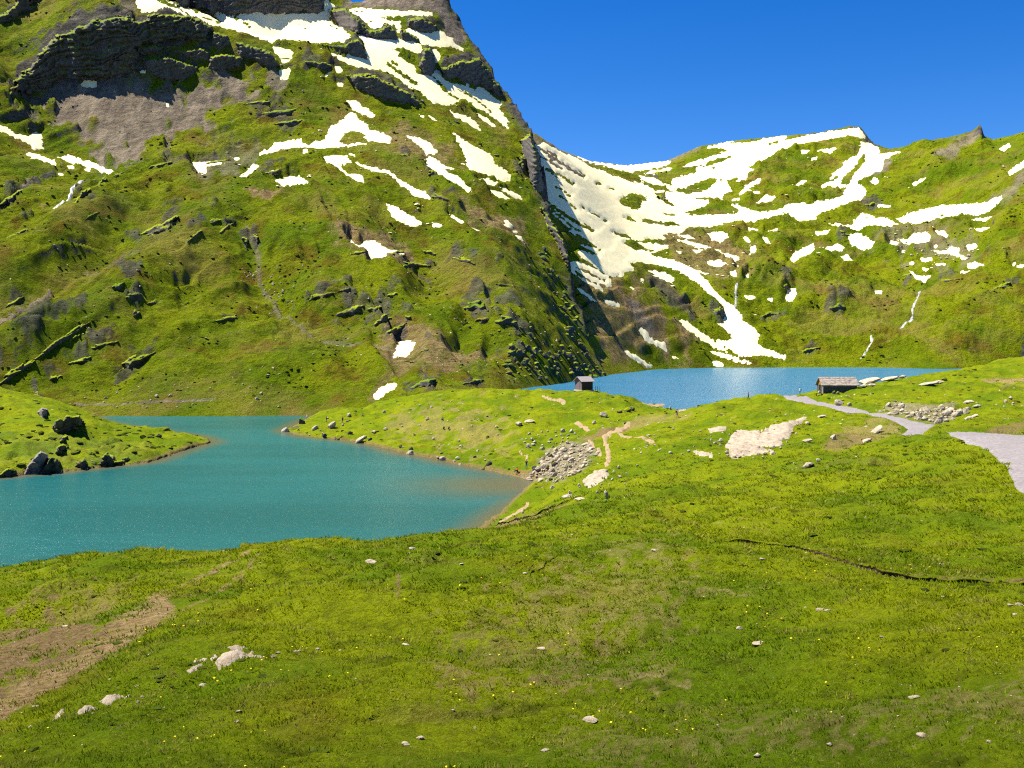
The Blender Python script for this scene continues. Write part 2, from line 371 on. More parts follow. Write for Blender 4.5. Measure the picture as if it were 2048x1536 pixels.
# F: the snowy basin, the col and the peaks beyond the upper lake
F_CTRL = col3('''1215,754,470 1260,745,517 1320,739,570 1450,735,603 1560,735,603 1750,735,603 1900,738,577 2048,735,603 2500,735,603 1000,800,440
1170,640,532 1120,480,602 1090,380,655 1070,300,708 1060,262,740 1300,640,600 1300,560,655 1250,480,705 1250,400,815 1300,360,960 1250,330,1150 1180,322,960 1120,300,830
1400,660,625 1480,690,618 1400,540,710 1400,400,960 1400,290,1200 1450,480,830 1480,278,1230 1560,270,1250 1560,350,1060 1560,440,890 1560,560,742 1560,650,652 1640,265,1260 1700,252,1250 1745,285,1230 1780,297,1200
1700,350,1050 1700,430,922 1750,500,820 1750,560,742 1750,650,652 1850,285,1120 1850,400,925 1900,450,850 1900,540,742 1958,254,1080 2048,262,1010 2048,350,860 2048,450,762 2048,550,682 1950,620,650 2048,650,622 2048,700,607 1900,700,616
2500,500,690 2500,350,800 2500,150,1000 1000,300,800 1000,230,950''')
F_CTRL += [vz(p, y, z) for p, y, z in ((1450, 560, -28), (1900, 540, -28), (2500, 560, -28), (1250, 480, -26))]
FL = Layer(-.03, .70, 570, 440, 1500, 400, F_CTRL, 1.5)
SKYLINE = col3('800,100,760 1000,230,715 1060,262,740 1120,299,830 1180,322,960 1250,330,1150 1330,322,1180 1400,291,1200 1480,279,1230 1560,271,1250 1640,264,1260 1690,253,1255 1700,250,1250 1722,253,1245 1735,272,1238 1748,286,1230 1780,297,1200 1850,286,1120 1900,273,1100 1940,263,1085 1952,256,1081 1957,249,1080 1963,252,1079 1968,271,1078 1985,278,1060 2020,270,1030 2048,262,1010 2500,150,1000')

# M: cliffs fall away right of the ridge line
pr = np.interp(M.Y, [r[2] for r in RIDGE], [r[0] for r in RIDGE])
nzr = 9 * fbm(M.Y / 18, M.v * 20, 4, 9) + 3.5 * gn(M.Y / 5, M.v * 60, 12)
over = np.maximum(0, M.PX - pr - np.where(M.Y > 480, nzr, 0))
M.ridge_d = pr - M.PX
M.v = np.maximum(M.v - np.minimum(over * .0042, .11 + over * .0012), -60 / M.Y)
# F: the skyline profile, then the ground falls away behind it
spx = [r[0] for r in SKYLINE]
Ys = np.interp(FL.PX, spx, [r[2] for r in SKYLINE]); vs = np.interp(FL.PX, spx, [(HY - r[1]) / F for r in SKYLINE])
j = np.clip(np.searchsorted(FL.ls, np.log(Ys[:, 0])), 0, FL.ny - 1)
delta = (vs[:, 0] - FL.v[np.arange(FL.nu), j])[:, None]
FL.v = FL.v + delta * np.exp(-(np.maximum(0, Ys - FL.Y) / 55) ** 1.3)
FL.v = np.where(FL.Y > Ys, np.minimum(FL.v, vs) - (np.log(FL.Y) - np.log(Ys)) * .5, FL.v)
FL.v = np.where(FL.Y <= Ys, np.minimum(FL.v, vs + (Ys - FL.Y) * 2e-6), FL.v)

# N: the shore of the lower lake
def lake_xy(s, z): return [((px - CX) / F * (Y := -z * F / (py - HY)), Y) for px, py in pts(s)]
LAKE_L = lake_xy('-500,985 0,956 60,949 110,946 200,936 300,925 318,919 370,901 426,884 400,873 330,863 290,856 240,850 192,839 195,815 300,813 640,813 640,830 600,845 565,862 600,872 660,879 700,883 760,894 800,906 860,916 900,926 950,936 1000,946 1050,956 1106,966 1090,976 1060,986 1040,1000 1010,1020 985,1038 965,1055 900,1078 700,1105 400,1133 0,1168 -500,1190', ZL)
lsd = np.full(N.X.shape, -99.0); k = (N.Y > 70)
lsd[k] = poly_sd(N.X[k], N.Y[k], LAKE_L)
lsd = lsd + np.where(k, .8 * fbm(N.X / 5, N.Y / 5, 3, 31), 0)
z = N.v * N.Y
z = np.where(lsd > 0, np.minimum(z, ZL - .02 - .09 * lsd), np.where((lsd > -12) & k, np.maximum(z, ZL + .05 - .10 * lsd), z))
low = (N.Y > 70) & (lsd <= 0) & (N.Y < 240) & (N.PX > -900) & (N.PX < 1500)
z = np.where(low, np.maximum(z, ZL + .3 + .02 * np.minimum(-lsd, 20)), z)
N.v = z / N.Y
for L_ in (N, M, FL): L_.freeze()

# ------------------------------------------------------------------ snow: outlines of every patch
SN = []
RIGHT_PATCH = {'D 725,770': 'thin snow bar left of the rock face above the rounded snow patch', 'D 1115,600': 'flat snow sliver above the triangular snow patch', 'D 1730,755': 'ragged snow strip below the thin parallel strip', 'D 1480,775': 'tilted snow block right of the wide snow patch', 'D 770,870': 'crooked snow patch left of the rounded snow patch', 'D 890,920': 'small snow triangle below the rounded snow patch', 'D 1480,890': 'stepped snow chain running down among the stones', 'D 1680,865': 'oval snow patch right of the stepped snow chain', 'D 1690,970': 'egg shaped snow patch above the green brow', 'D 1645,1015': 'angular snow scrap touching the egg shaped patch', 'D 1395,940': 'flat snow bar above the forked snow patch', 'D 1890,245': 'lone snow patch high near the right hand ridge', 'D 1340,470': 'thin snow dash on the green face under the horned peak', 'D 1070,460': 'snow scrap just right of the branch of the huge snowfield'}
def snow(layer, label, polys, holes=(), streaks=(), group=None, cat='snow patch', name='snow_patch'):
    SN.append((layer, label, [zp(p) for p in polys], [zp(h) for h in holes], [(zp(l), w) for l, w in streaks], group, cat, name))
snow(M, 'broad cream snowfield lying beneath the dark summit cliff', [
    'A 970,2 1080,48 1150,72 1230,78 1400,92 1480,62 1550,72 1650,78 1800,82 1900,62 1895,0 1965,30 1930,60 1930,130 2003,170 2053,215 2043,255 1983,270 1863,260 1693,240 1593,255 1543,240 1480,210 1350,170 1230,150 1140,102 1060,58'],
    [], [('A 1180,100 1290,130', 3), ('A 1330,80 1460,160', 4), ('A 1750,145 1790,170', 2), ('A 1930,150 1990,185', 2)], cat='snowfield', name='snowfield')
snow(M, 'rounded snow tongue at the left end of the summit cliff', ['A 795,-6 800,50 830,80 900,75 960,65 1040,85 1120,103 1060,62 1010,45 960,30 900,-6'])
snow(M, 'upper snow strip under the brown horn of the mountain', ['B 570,55 620,50 720,55 900,65 1060,70 1075,95 1040,105 930,90 850,100 770,105 800,120 880,125 885,160 870,210 850,150 800,140 770,170 720,175 690,150 640,110 590,80'], ['B 605,68 660,72 650,78 610,76', 'B 690,118 720,128 705,135'])
snow(M, 'long snowfield pouring diagonally down the mountain shoulder', [
    'B 425,305 480,320 560,345 580,325 640,330 690,355 680,330 665,250 640,225 600,180 620,175 690,220 760,225 830,225 900,235 960,240 1000,260 1010,290 990,325 930,300 870,290 830,300 870,310 870,340 920,370 960,390 980,440 1060,450 1090,480 1130,540 1180,575 1225,590 1215,610 1150,620 1060,600 1030,570 980,530 930,515 870,470 800,430 740,415 680,415 620,400 560,375 490,340'],
    [], [('B 805,380 870,430 970,500', 6), ('B 830,372 860,388', 4)], cat='snowfield', name='snowfield')
snow(M, 'wedge of snow beside the brown rock near the skyline', ['B 915,170 960,175 1020,195 1080,190 1120,180 1160,215 1190,230 1200,260 1250,290 1250,315 1220,305 1210,290 1150,285 1080,280 1060,275 1040,265 1000,265 985,230 940,200 905,180'])
snow(M, 'small curved snow tail under the snow wedge', ['B 1080,285 1110,320 1115,350 1090,375 1070,350 1065,300'])
snow(M, 'slanting snow strip below the grassy crag of the ridge', ['B 1085,405 1110,420 1130,465 1200,500 1240,550 1290,590 1340,635 1310,625 1260,590 1220,580 1190,570 1160,540 1120,495 1070,455 1060,440 1080,430'])
snow(M, 'wide striped snow slope under the ridge cliffs', ['B 1200,495 1265,510 1270,490 1290,520 1320,540 1330,515 1380,530 1430,575 1470,605 1460,640 1480,670 1520,720 1500,725 1515,765 1480,745 1430,695 1380,660 1330,640 1290,600 1250,560 1215,520'], [], [('B 1250,545 1330,590 1410,655', 4)])
G1 = 'snow patches on the mountain flank'
snow(M, 'thin snow sliver beneath the striped snow slope', ['B 1325,665 1380,690 1445,750 1400,735 1350,700'])
snow(M, 'narrow snow tongue right below the long diagonal snowfield', ['B 1165,635 1190,660 1260,680 1310,705 1360,765 1320,755 1260,715 1200,685 1175,655'])
snow(M, 'small snow wedge just above the branching snow patch', ['B 565,595 620,590 660,620 710,650 740,690 690,685 630,660 600,645 580,610'])
snow(M, 'branching snow patch with a long arm along the bench', ['B 600,650 625,670 635,700 690,730 700,760 770,770 830,805 820,840 760,835 690,825 660,800 690,795 640,770 590,765 550,790 520,830 560,845 640,835 680,845 600,855 500,865 400,870 300,865 200,870 120,895 60,910 60,890 130,860 140,830 200,825 260,820 300,815 310,840 350,850 380,820 390,830 440,820 445,790 470,745 530,710 560,680'])
snow(M, 'bent snow patch under the branching one', ['B 425,915 520,910 570,920 600,955 530,965 530,980 570,1015 620,1020 660,1025 665,1075 620,1060 560,1025 510,985 450,960'])
snow(M, 'long winding snow ribbon down the middle of the mountain', ['B 605,945 650,965 700,980 790,1000 840,1020 890,1060 950,1095 1020,1120 1055,1165 1000,1155 950,1145 920,1100 880,1090 850,1045 800,1020 740,1015 690,990 640,970'])
snow(M, 'short upper snow strip ending at a narrow neck on the grassy slope', ['B 905,790 960,800 1040,830 1080,870 1110,905 1060,900 1035,910 1020,880 960,835'])
snow(M, 'forked snow strip just below the narrow neck on the grassy slope', ['B 1030,940 1050,915 1090,930 1130,970 1180,985 1215,990 1140,1000 1170,1020 1220,1040 1250,1070 1270,1095 1305,1130 1280,1135 1210,1100 1130,1050 1070,1010 1035,980'])
snow(M, 'big pointed snow patch high on the right flank', ['B 1190,780 1240,810 1300,850 1360,875 1410,910 1440,970 1500,1000 1525,1030 1520,1065 1470,1070 1430,1040 1360,1020 1290,1000 1240,960 1270,955 1250,900 1225,850'])
for p in ('B 1320,1055 1380,1050 1450,1075 1430,1095 1350,1080', 'B 1455,1100 1530,1120 1570,1140 1600,1175 1550,1165 1490,1130', 'B 1405,1115 1460,1130 1525,1170 1490,1170 1430,1150'):
    snow(M, 'small snow strip below the big pointed snow patch', [p], group='snow strips below the pointed patch')
snow(M, 'oval snow patch under the winding snow ribbon', ['B 800,1190 850,1205 920,1240 980,1275 1010,1310 960,1320 890,1295 830,1265 810,1230'])
for p in ('B 1060,1300 1110,1310 1130,1330 1075,1330', 'B 1165,1265 1200,1275 1250,1305 1285,1335 1250,1335 1200,1300', 'B 1295,1340 1340,1355 1360,1370 1310,1365', 'B 1485,1285 1515,1290 1545,1325 1510,1335 1480,1320 1495,1310', 'B 1535,1350 1570,1352 1568,1365 1540,1365', 'B 1550,1380 1590,1385 1600,1410 1575,1410'):
    snow(M, 'very small snow remnant on the grass between oval patch and ridge', [p], group='snow remnants towards the ridge')
snow(M, 'ragged star shaped snow patch above the rocky knoll', ['E 280,250 300,240 320,270 350,275 390,240 430,238 470,265 510,290 580,300 575,320 520,320 490,320 530,340 540,370 480,400 410,400 415,360 410,345 350,320 310,295'])
snow(M, 'T shaped snow patch on the bench below the scree', ['A 1120,965 1200,955 1290,945 1295,975 1210,985 1205,1020 1160,1025 1155,995 1125,990'])
snow(M, 'curved snow sliver beside the rounded grassy knoll', ['A 1480,965 1525,975 1480,1010 1420,1055 1370,1050 1430,1020'])
snow(M, 'wedge shaped snow patch above the bare brown hollow', ['A 1570,1065 1640,1060 1700,1045 1750,1040 1805,1070 1800,1100 1730,1115 1670,1110 1640,1085'])
for p in ('A 1590,275 1630,285 1690,295 1720,320 1705,345 1640,340 1610,315', 'A 1645,350 1700,350 1690,370 1645,375', 'A 1630,420 1690,405 1700,415 1685,470 1640,470'):
    snow(M, 'small snow patch in the gully under the broad snowfield', [p], group='snow in the gully under the snowfield')
for p in ('A 1955,398 1992,398 2008,428 1968,438', 'A 1895,442 1940,428 1910,458', 'B 565,895 610,903 620,922 585,912', 'B 1040,675 1070,685 1095,710 1060,700', 'B 985,668 1015,675 1025,693 1000,685', 'A 1768,878 1800,873 1808,896 1775,902', 'A 1368,930 1395,918 1402,940 1375,947', 'A 968,605 985,605 990,628 975,630', 'A 808,420 852,413 852,430 815,432', 'B 505,488 548,490 545,512 512,510'):
    snow(M, 'tiny snow remnant among the crags of the mountain', [p], group='tiny snow remnants on the mountain')
snow(M, 'small snow patch at the foot of the dark cliff', ['A 470,500 500,483 570,483 562,522 520,517 475,517'])
snow(M, 'snow strip with a hooked end left of the scree slope', ['A -20,725 40,750 100,790 160,800 205,780 240,790 255,870 200,875 165,840 110,820 50,790 -20,765'])
snow(M, 'short snow strip just below the hooked one', ['A 130,895 200,895 270,920 320,940 330,975 260,955 190,925'])
snow(M, 'long snow strip along the foot of the scree slope', ['A 330,920 400,905 480,940 570,965 640,1000 720,1015 800,1010 860,1005 850,1017 740,1032 650,1047 640,1025 560,1000 470,975 390,950'])
for p in ('A 390,975 435,980 435,995 400,995', 'A 490,990 530,995 528,1010 495,1008', 'A 340,1015 370,1015 368,1032 342,1032'):
    snow(M, 'tiny snow remnant under the long snow strip', [p], group='tiny snow remnants by the strip')
snow(M, 'snow block on the brown slope above the lake trail', ['E 545,925 560,880 590,820 640,820 675,835 665,870 620,920 590,915'])
snow(M, 'tilted snow patch closest to the lower lake', ['E 430,1135 480,1090 530,1075 570,1075 555,1105 500,1135 460,1168 435,1168'])
# the basin
snow(FL, 'huge snowfield filling the basin from the col down to the lake', [
    'C 205,262 260,245 350,300 430,330 520,385 600,415 700,455 800,485 870,505 910,530 1000,535 1100,545 1180,530 1230,510 1270,470 1300,470 1350,530 1300,560 1300,585 1270,570 1150,575 1220,590 1220,610 1150,640 1090,660 1120,672 1180,680 1300,665 1340,690 1300,730 1200,742 1100,745 1060,780 1000,785 950,790 970,810 900,815 870,805 860,820 800,830 740,812 730,840 780,870 860,885 910,890 890,910 1000,930 1090,960 1160,1000 1200,1050 1250,1110 1310,1170 1380,1220 1415,1260 1420,1300 1490,1340 1520,1380 1505,1430 1560,1465 1675,1500 1670,1520 1610,1510 1560,1500 1400,1500 1330,1470 1270,1430 1260,1405 1330,1420 1365,1410 1350,1380 1290,1340 1250,1320 1310,1325 1310,1280 1315,1230 1290,1190 1230,1140 1160,1080 1080,1020 1000,990 920,965 830,955 760,960 790,985 780,1000 730,1010 725,1040 650,1035 590,1010 540,970 480,930 440,895 480,880 540,905 575,910 520,880 460,845 500,850 590,880 500,830 400,780 400,760 470,770 390,740 320,680 260,600 200,560 150,400 150,280',
    'C 960,500 1000,500 1010,460 1140,430 1150,395 1245,380 1355,340 1340,330 1250,350 1180,385 1070,390 1110,365 1200,340 1330,295 1310,280 1200,285 1250,265 1330,240 1390,235 1350,250 1450,250 1570,220 1690,205 1660,235 D 600,180 720,150 850,130 1000,110 1035,150 1060,185 1010,175 960,160 850,175 715,205 640,215 580,240 520,260 460,285 380,325 310,370 340,390 300,405 300,440 250,450 170,460 200,510 150,530 140,570 C 1290,560 1340,530 1300,470 1270,460 1200,465 1140,490 1100,510 1000,535',
    'D -100,670 60,655 150,660 260,640 190,595 240,600 320,630 380,645 500,630 560,605 650,595 690,605 760,580 830,570 900,545 960,570 930,605 850,630 760,655 730,690 650,700 610,690 560,650 520,640 530,665 470,675 400,700 310,725 250,710 150,715 60,740 -60,730',
    'D 1015,200 1060,205 1135,240 1135,280 1260,265 1270,280 1170,310 1150,380 1100,400 1060,430 990,455 1000,470 1035,480 1055,540 1000,580 930,590 900,560 905,520 930,490 860,500 820,480 770,500 765,480 800,460 890,430 870,420 825,440 840,400 890,360 930,310 990,290 1010,250'],
    ['C 690,590 760,545 830,560 870,578 830,590 825,640 780,640 720,610', 'C 910,550 970,540 970,580 1020,625 980,615 950,590 920,575', 'C 730,685 770,685 795,715 760,710', 'C 820,700 860,695 940,715 1000,715 1060,735 980,740 900,720 840,715',
     'C 960,665 1030,668 1020,680 970,675', 'D 1030,285 1050,285 1040,330 980,400 940,475 890,470 900,430 960,380 1000,320', 'C 660,775 740,790 760,812 720,805', 'C 1320,470 1390,455 1390,475 1340,490', 'D 430,210 495,190 490,205 440,222'],
    [('C 220,330 290,360 360,402', 3), ('C 240,290 320,345 400,400 490,445', 5), ('C 270,400 350,440 430,492', 3), ('C 330,510 370,530 412,562', 3), ('C 350,560 400,600 440,640', 3), ('C 480,630 540,665 620,712', 2), ('C 260,590 330,640 400,690 540,765', 5), ('C 300,640 380,710 440,755', 3),
     ('C 570,485 590,500', 3), ('C 440,790 510,830 590,882', 3), ('C 640,520 665,525', 2), ('C 1240,400 1262,404', 2), ('C 1300,1440 1360,1480 1400,1500', 2.5), ('C 280,300 330,330', 3), ('C 300,430 350,470', 2)], cat='snowfield', name='snowfield')
snow(FL, 'smooth snow rim lying along the col skyline', ['C 430,318 560,363 700,378 800,372 930,352 1005,358 990,380 920,400 850,415 760,425 650,400 550,377 470,347'])
snow(FL, 'thin snow strip in the grass under the col rim', ['C 840,430 900,410 1005,398 990,420 900,440'])
snow(FL, 'curved snow strip joining the huge snowfield under the col', ['C 815,445 900,450 960,490 1000,500 960,505 900,500 830,480'])
snow(FL, 'comb of parallel snow streaks below the left edge of the huge snowfield', ['C 400,960 450,945 560,990 650,1045 655,1105 580,1080 600,1110 610,1130 560,1110 480,1060 410,1010 395,980'], [], [('C 450,985 520,1015 615,1062', 2.6), ('C 440,1012 500,1045 565,1082', 2.4)])
snow(FL, 'oval snow patch on the grass below the huge snowfield', ['C 800,835 860,835 980,845 995,855 980,875 920,888 850,865'])
snow(FL, 'long thin snow band curving towards the waterfall', ['C 1035,820 1100,825 1180,850 1260,880 1330,905 1400,930 1405,950 1370,955 1300,915 1200,880 1100,850'])
snow(FL, 'squarish snow patch alone on the basin lawn', ['C 1210,785 1270,770 1320,780 1340,805 1280,840 1230,815'])
snow(FL, 'snow patch at the head of the purple rock gully', ['C 870,1000 960,1010 1020,1040 1015,1070 980,1070 900,1030'])
snow(FL, 'long snow streak beside the lower end of the huge snowfield', ['C 1040,1285 1080,1290 1150,1340 1220,1390 1300,1450 1360,1500 1290,1470 1180,1410 1080,1330'])
snow(FL, 'jagged snow streak on the brown slope above the upper lake', ['C 800,1330 850,1345 900,1400 960,1420 985,1480 930,1450 860,1420 820,1370'])
snow(FL, 'tiny snow crumb at the lower end of the jagged streak', ['C 1000,1490 1030,1500 1055,1525 1015,1512'])
snow(FL, 'straight snow streak reaching the upper lake shore', ['G 845,75 900,85 980,135 1060,185 1020,190 950,160 880,120'])
snow(FL, 'snow tongue ending at the upper lake shore', ['G 1435,80 1490,85 1560,100 1640,130 1720,150 1720,168 1620,155 1530,125 1460,100'])
snow(FL, 'little snow block at the very edge of the upper lake', ['G 1450,145 1500,145 1535,175 1500,185 1455,175'])
snow(FL, 'wedge shaped snow bank leaning against a rock step', ['C 1690,940 1720,900 1780,860 1835,835 1840,880 1790,920 1720,965 1690,960'])
snow(FL, 'leaf shaped snow patch in a notch below the lawn', ['C 1670,1160 1685,1120 1730,1115 1735,1150 1710,1185 1670,1185'])
snow(FL, 'curved snow crescent on the basin lawn', ['C 1465,850 1495,850 1500,890 1460,935 1445,930 1465,900'])
snow(FL, 'triangular snow patch with dark rocks at its tip', ['D 815,720 880,715 960,730 970,700 1020,655 1070,660 1120,690 1140,675 1200,700 1280,735 1200,750 1100,770 1040,765 900,750'], ['D 1035,680 1065,685 1045,692', 'D 970,735 990,740 975,746'])
snow(FL, 'long flat snow bank across the right hand slope', ['D 1240,690 1330,650 1450,620 1550,600 1700,600 1800,590 1850,560 1910,540 1900,575 1830,640 1760,665 1600,670 1450,700 1340,725 1270,715'], ['D 1500,662 1550,665 1530,672'])
snow(FL, 'thin snow strip parallel to the long flat snow bank', ['D 1700,700 1800,680 1970,650 1970,670 1850,695 1750,710'])
snow(FL, 'rounded snow patch under a rock face', ['D 930,800 1000,785 1060,820 1105,840 1080,885 1030,885 950,850'])
snow(FL, 'wide snow patch above the stony ground', ['D 1240,830 1310,825 1360,785 1440,785 1465,820 1440,845 1370,860 1310,860'])
snow(FL, 'forked snow patch from which the long waterfall starts', ['D 1320,1010 1380,1040 1470,1050 1420,1085 1370,1065'])
snow(FL, 'slanted snow patch at the end of the right hand ridge', ['D 1940,400 2000,350 2060,320 2060,372 1960,420'])
for p in ('C 1030,790 1120,790 1140,815 1100,815 1050,800', 'C 1120,880 1190,880 1195,895 1150,900', 'C 1210,945 1290,940 1330,970 1270,980 1220,965', 'C 1385,975 1425,980 1420,992 1390,990', 'C 1345,1005 1380,1005 1385,1045 1350,1030', 'C 1170,1000 1220,1015 1200,1022 1170,1010',
          'C 1450,755 1510,760 1505,775 1460,775', 'C 1565,770 1625,755 1620,770 1580,780', 'C 1420,805 1450,805 1465,835 1435,830', 'C 1535,810 1560,810 1585,850 1555,840', 'C 1030,880 1065,885 1060,897 1035,893'):
    snow(FL, 'small snow patch on the basin lawn beside the huge snowfield', [p], group='snow patches on the basin lawn')
for p in ('C 818,1040 842,1050 842,1077 818,1062', 'C 748,1088 792,1105 780,1118', 'C 440,1095 480,1110 530,1150 570,1185 530,1175 470,1130', 'C 600,1170 650,1170 710,1205 690,1220 620,1200', 'C 462,1308 492,1315 492,1337'):
    snow(FL, 'small snow remnant on the brown slope beside the mountain edge', [p], group='snow remnants beside the mountain edge')
for p in ('C 1620,1010 1670,1000 1675,1020 1630,1025', 'C 1430,1140 1490,1140 1500,1160 1450,1165', 'C 1560,1165 1597,1165 1590,1187', 'D 1105,1145 1150,1145 1150,1165 1110,1165', 'C 1435,1035 1452,1030 1455,1055 1437,1058'):
    snow(FL, 'tiny snow remnant on the green slope above the upper lake', [p], group='snow remnants above the upper lake')
for p in ('C 1400,550 1440,500 1530,460 1520,485 1460,520 1470,540 1400,560', 'C 1690,525 1750,490 1795,460 1790,490 1740,520', 'C 1860,295 1960,280 1970,295 1930,315 1860,305', 'C 1760,300 1810,295 1800,315 1765,320', 'C 1500,600 1560,560 1620,575 1600,590 1540,600', 'C 1480,540 1520,535 1525,552 1490,560', 'C 1820,340 1855,335 1850,352 1822,356', 'C 1355,580 1400,578 1400,590 1360,590'):
    snow(FL, 'small snow patch on the grassy flank of the snowy peak', [p], group='snow patches on the snowy peak')
for p in ('D 725,770 760,760 820,760 810,780 740,795', 'D 1115,600 1210,595 1205,615 1130,615', 'D 1730,755 1830,750 1835,770 1760,785', 'D 1480,775 1540,765 1570,800 1560,820 1500,795', 'D 770,870 840,865 870,840 915,870 900,890 850,890 830,905', 'D 890,920 930,905 970,945 920,950',
          'D 1480,890 1560,890 1580,865 1640,880 1640,910 1695,935 1680,950 1600,915 1500,905', 'D 1680,865 1740,850 1755,870 1700,895', 'D 1395,940 1470,935 1470,955 1400,960', 'D 1690,970 1740,960 1800,995 1740,1010 1690,1000', 'D 1645,1015 1720,1020 1680,1050 1650,1045', 'D 1390,995 1450,1000 1430,1015',
          'D 1310,955 1360,960 1340,977', 'D 1200,832 1257,848 1240,867 1193,857', 'D 1890,245 1950,210 1965,230 1920,265', 'D 1340,470 1430,430 1420,445 1350,485', 'D 1070,460 1100,430 1140,450 1110,475', 'D 1275,890 1300,890 1300,908 1278,908', 'D 1480,965 1555,970 1550,980 1490,978', 'D 1965,978 2060,988 2060,1002 1980,994', 'D 1835,912 1850,915 1848,928', 'D 1870,922 1895,925 1890,935', 'D 1475,862 1500,860 1500,878 1478,880'):
    snow(FL, RIGHT_PATCH.get(' '.join(p.split()[:2]), 'small snow patch among the stones of the right hand slope'), [p], group='snow patches on the right hand slope')

for L_ in (M, FL): L_.snow = np.full(L_.X.shape, -99.0)
SNSD = []
for (L_, label, polys, holes, streaks, group, cat, name) in SN:
    A = np.concatenate([np.asarray(p) for p in polys]); m = 9
    k = (L_.PX > A[:, 0].min() - m) & (L_.PX < A[:, 0].max() + m) & (L_.PY > A[:, 1].min() - m) & (L_.PY < A[:, 1].max() + m) & L_.vis
    if L_ is M: k &= (M.ridge_d > -6)
    if L_ is FL: k &= (FL.Y < Ys + 3)
    if not k.any(): SNSD.append(None); continue
    x, y = L_.PX[k], L_.PY[k]
    sd = np.max([poly_sd(x, y, p) for p in polys], 0)
    for h in holes: sd = np.minimum(sd, -poly_sd(x, y, h))
    for l, w in streaks: sd = np.minimum(sd, line_d(x, y, l) - w * .5 + .9 * gn(x / 7, y / 7, 3))
    if L_ is FL: sd = sd - 3.2 * np.maximum(0, fbm((x * .8 + y * .6) / 46, (y * .8 - x * .6) / 4.5, 3, 27)) * sstep(1400 - x, 0, 120) * sstep(9 - sd, 0, 7)
    big = min(1.0, (A[:, 0].max() - A[:, 0].min()) / 60)
    sd = sd + (1.0 + 1.6 * big) * fbm(x / 9, y / 5, 4, 17, .6) * 1.2
    full = np.full(L_.X.shape, -99.0); full[k] = sd; L_.snow = np.maximum(L_.snow, full); SNSD.append((k, sd))

# ------------------------------------------------------------------ what the ground is made of
CLIFF = zp('A 60,550 90,470 180,390 240,300 330,210 450,150 600,108 760,90 800,130 900,80 1040,82 1140,110 1230,160 1220,250 1130,225 1060,240 960,235 900,260 840,255 800,290 830,330 790,370 830,400 740,430 640,445 560,465 480,455 340,470 250,530 170,560')
for L_ in (N, M, FL):
    for a in ('rock', 'scree', 'soil', 'dry'): L_.attr[a] = np.zeros(L_.X.shape)
M.paint('rock', CLIFF, 12, .95)
M.paint('rock', zp('A 960,-20 1000,10 1080,45 1230,75 1400,90 1550,70 1800,80 1900,60 1895,-20'), 6, 1)
M.paint('rock', zp('A 0,120 80,100 200,40 290,-10 150,-10 60,60 0,100'), 10, .8)
M.paint('scree', zp('B 480,50 700,10 860,-10 1150,-10 1180,90 1260,200 1270,280 1180,230 1130,180 1080,95 1000,60 700,50 560,45'), 10, 1)
M.paint('rock', zp('B 465,60 560,50 640,120 700,180 760,170 800,140 850,180 865,235 720,225 640,200 560,170 470,110'), 5, .9)
M.paint('rock', zp('B 920,110 1000,95 1090,150 1080,190 1000,190 920,150'), 5, .7)
M.paint('rock', zp('B 880,170 990,225 980,245 890,235'), 4, .9)
M.paint('rock', zp('B 1010,290 1060,280 1080,330 1090,400 1060,440 1010,440 980,380 1000,330'), 4, .9)
M.paint('rock', zp('B 590,240 640,235 665,290 690,350 600,330 540,290'), 5, .7)
M.paint('rock', zp('B 1120,400 1200,370 1340,340 1370,400 1450,480 1490,590 1430,560 1380,520 1280,490 1180,470 1130,450'), 6, .9)
M.paint('rock', zp('B 560,440 700,430 850,500 960,560 1010,620 900,600 780,580 620,510'), 8, .8)
M.paint('scree', zp('A 170,580 340,500 640,470 820,440 900,500 1080,500 1250,440 1450,480 1480,560 1300,560 1230,640 1300,800 1050,790 900,830 760,990 650,960 560,900 520,800 330,720 140,650 110,610'), 26, .95, 1.0)
M.paint('scree', zp('A 1560,420 1640,440 1680,520 1620,560 1560,500'), 8, .8)
M.paint('scree', zp('A 640,0 780,0 800,90 700,70'), 10, .8)
M.paint('scree', zp('A 1000,1000 1400,900 1500,880 1480,960 1350,1060 1150,1060'), 12, .5, 1.0)
M.paint('dry', zp('A 1430,1170 1580,1160 1650,1190 1590,1215 1480,1205'), 7, 1)
M.paint('dry', zp('E 180,240 290,180 420,200 620,190 700,300 560,440 400,420 290,330 200,300'), 14, .75)
M.paint('dry', zp('B 740,780 900,730 1000,780 1180,900 1240,1000 1000,960 860,900'), 24, .6)
M.paint('dry', zp('B 1180,1180 1420,1230 1600,1300 1620,1420 1500,1420 1300,1310'), 16, .7)
M.paint('dry', zp('P 740,700 800,650 900,690 1000,720 900,745 790,745'), 14, .7)
M.paint_line('scree', zp('P 495,455 515,500 520,550 555,600 600,645 630,675 700,690 790,708'), 7, 6, .6)
M.paint_line('soil', zp('P 740,800 762,765 800,742'), 14, 8, .6)
M.paint_line('soil', zp('P 775,725 800,700 815,675'), 20, 8, .5)
M.paint_line('rock', zp('A 20,1260 100,1160 180,1090 300,1040'), 12, 5, .9)
M.paint_line('scree', zp('A 160,1080 110,1150 40,1230 0,1290'), 14, 5, .9)
M.paint_line('scree', zp('P 0,640 60,605 100,575'), 9, 4, .9)
M.paint_line('scree', zp('P 170,535 290,525 310,515'), 6, 4, .6)
M.paint_line('scree', zp('P 150,808 250,808 330,804 430,800'), 4, 2, .8)
M.paint('scree', zp('P 0,790 40,795 70,810 30,835 0,830'), 10, .7)
rk = sstep(M.ridge_d, 34, 4) * sstep(M.Y, 470, 500)
M.attr['rock'] = np.maximum(M.attr['rock'], rk * sstep(fbm(M.X / 16, M.Y / 16, 3, 41), -.45, .25))
M.attr['rock'] = np.maximum(M.attr['rock'], (M.ridge_d < 0) * 1.0)
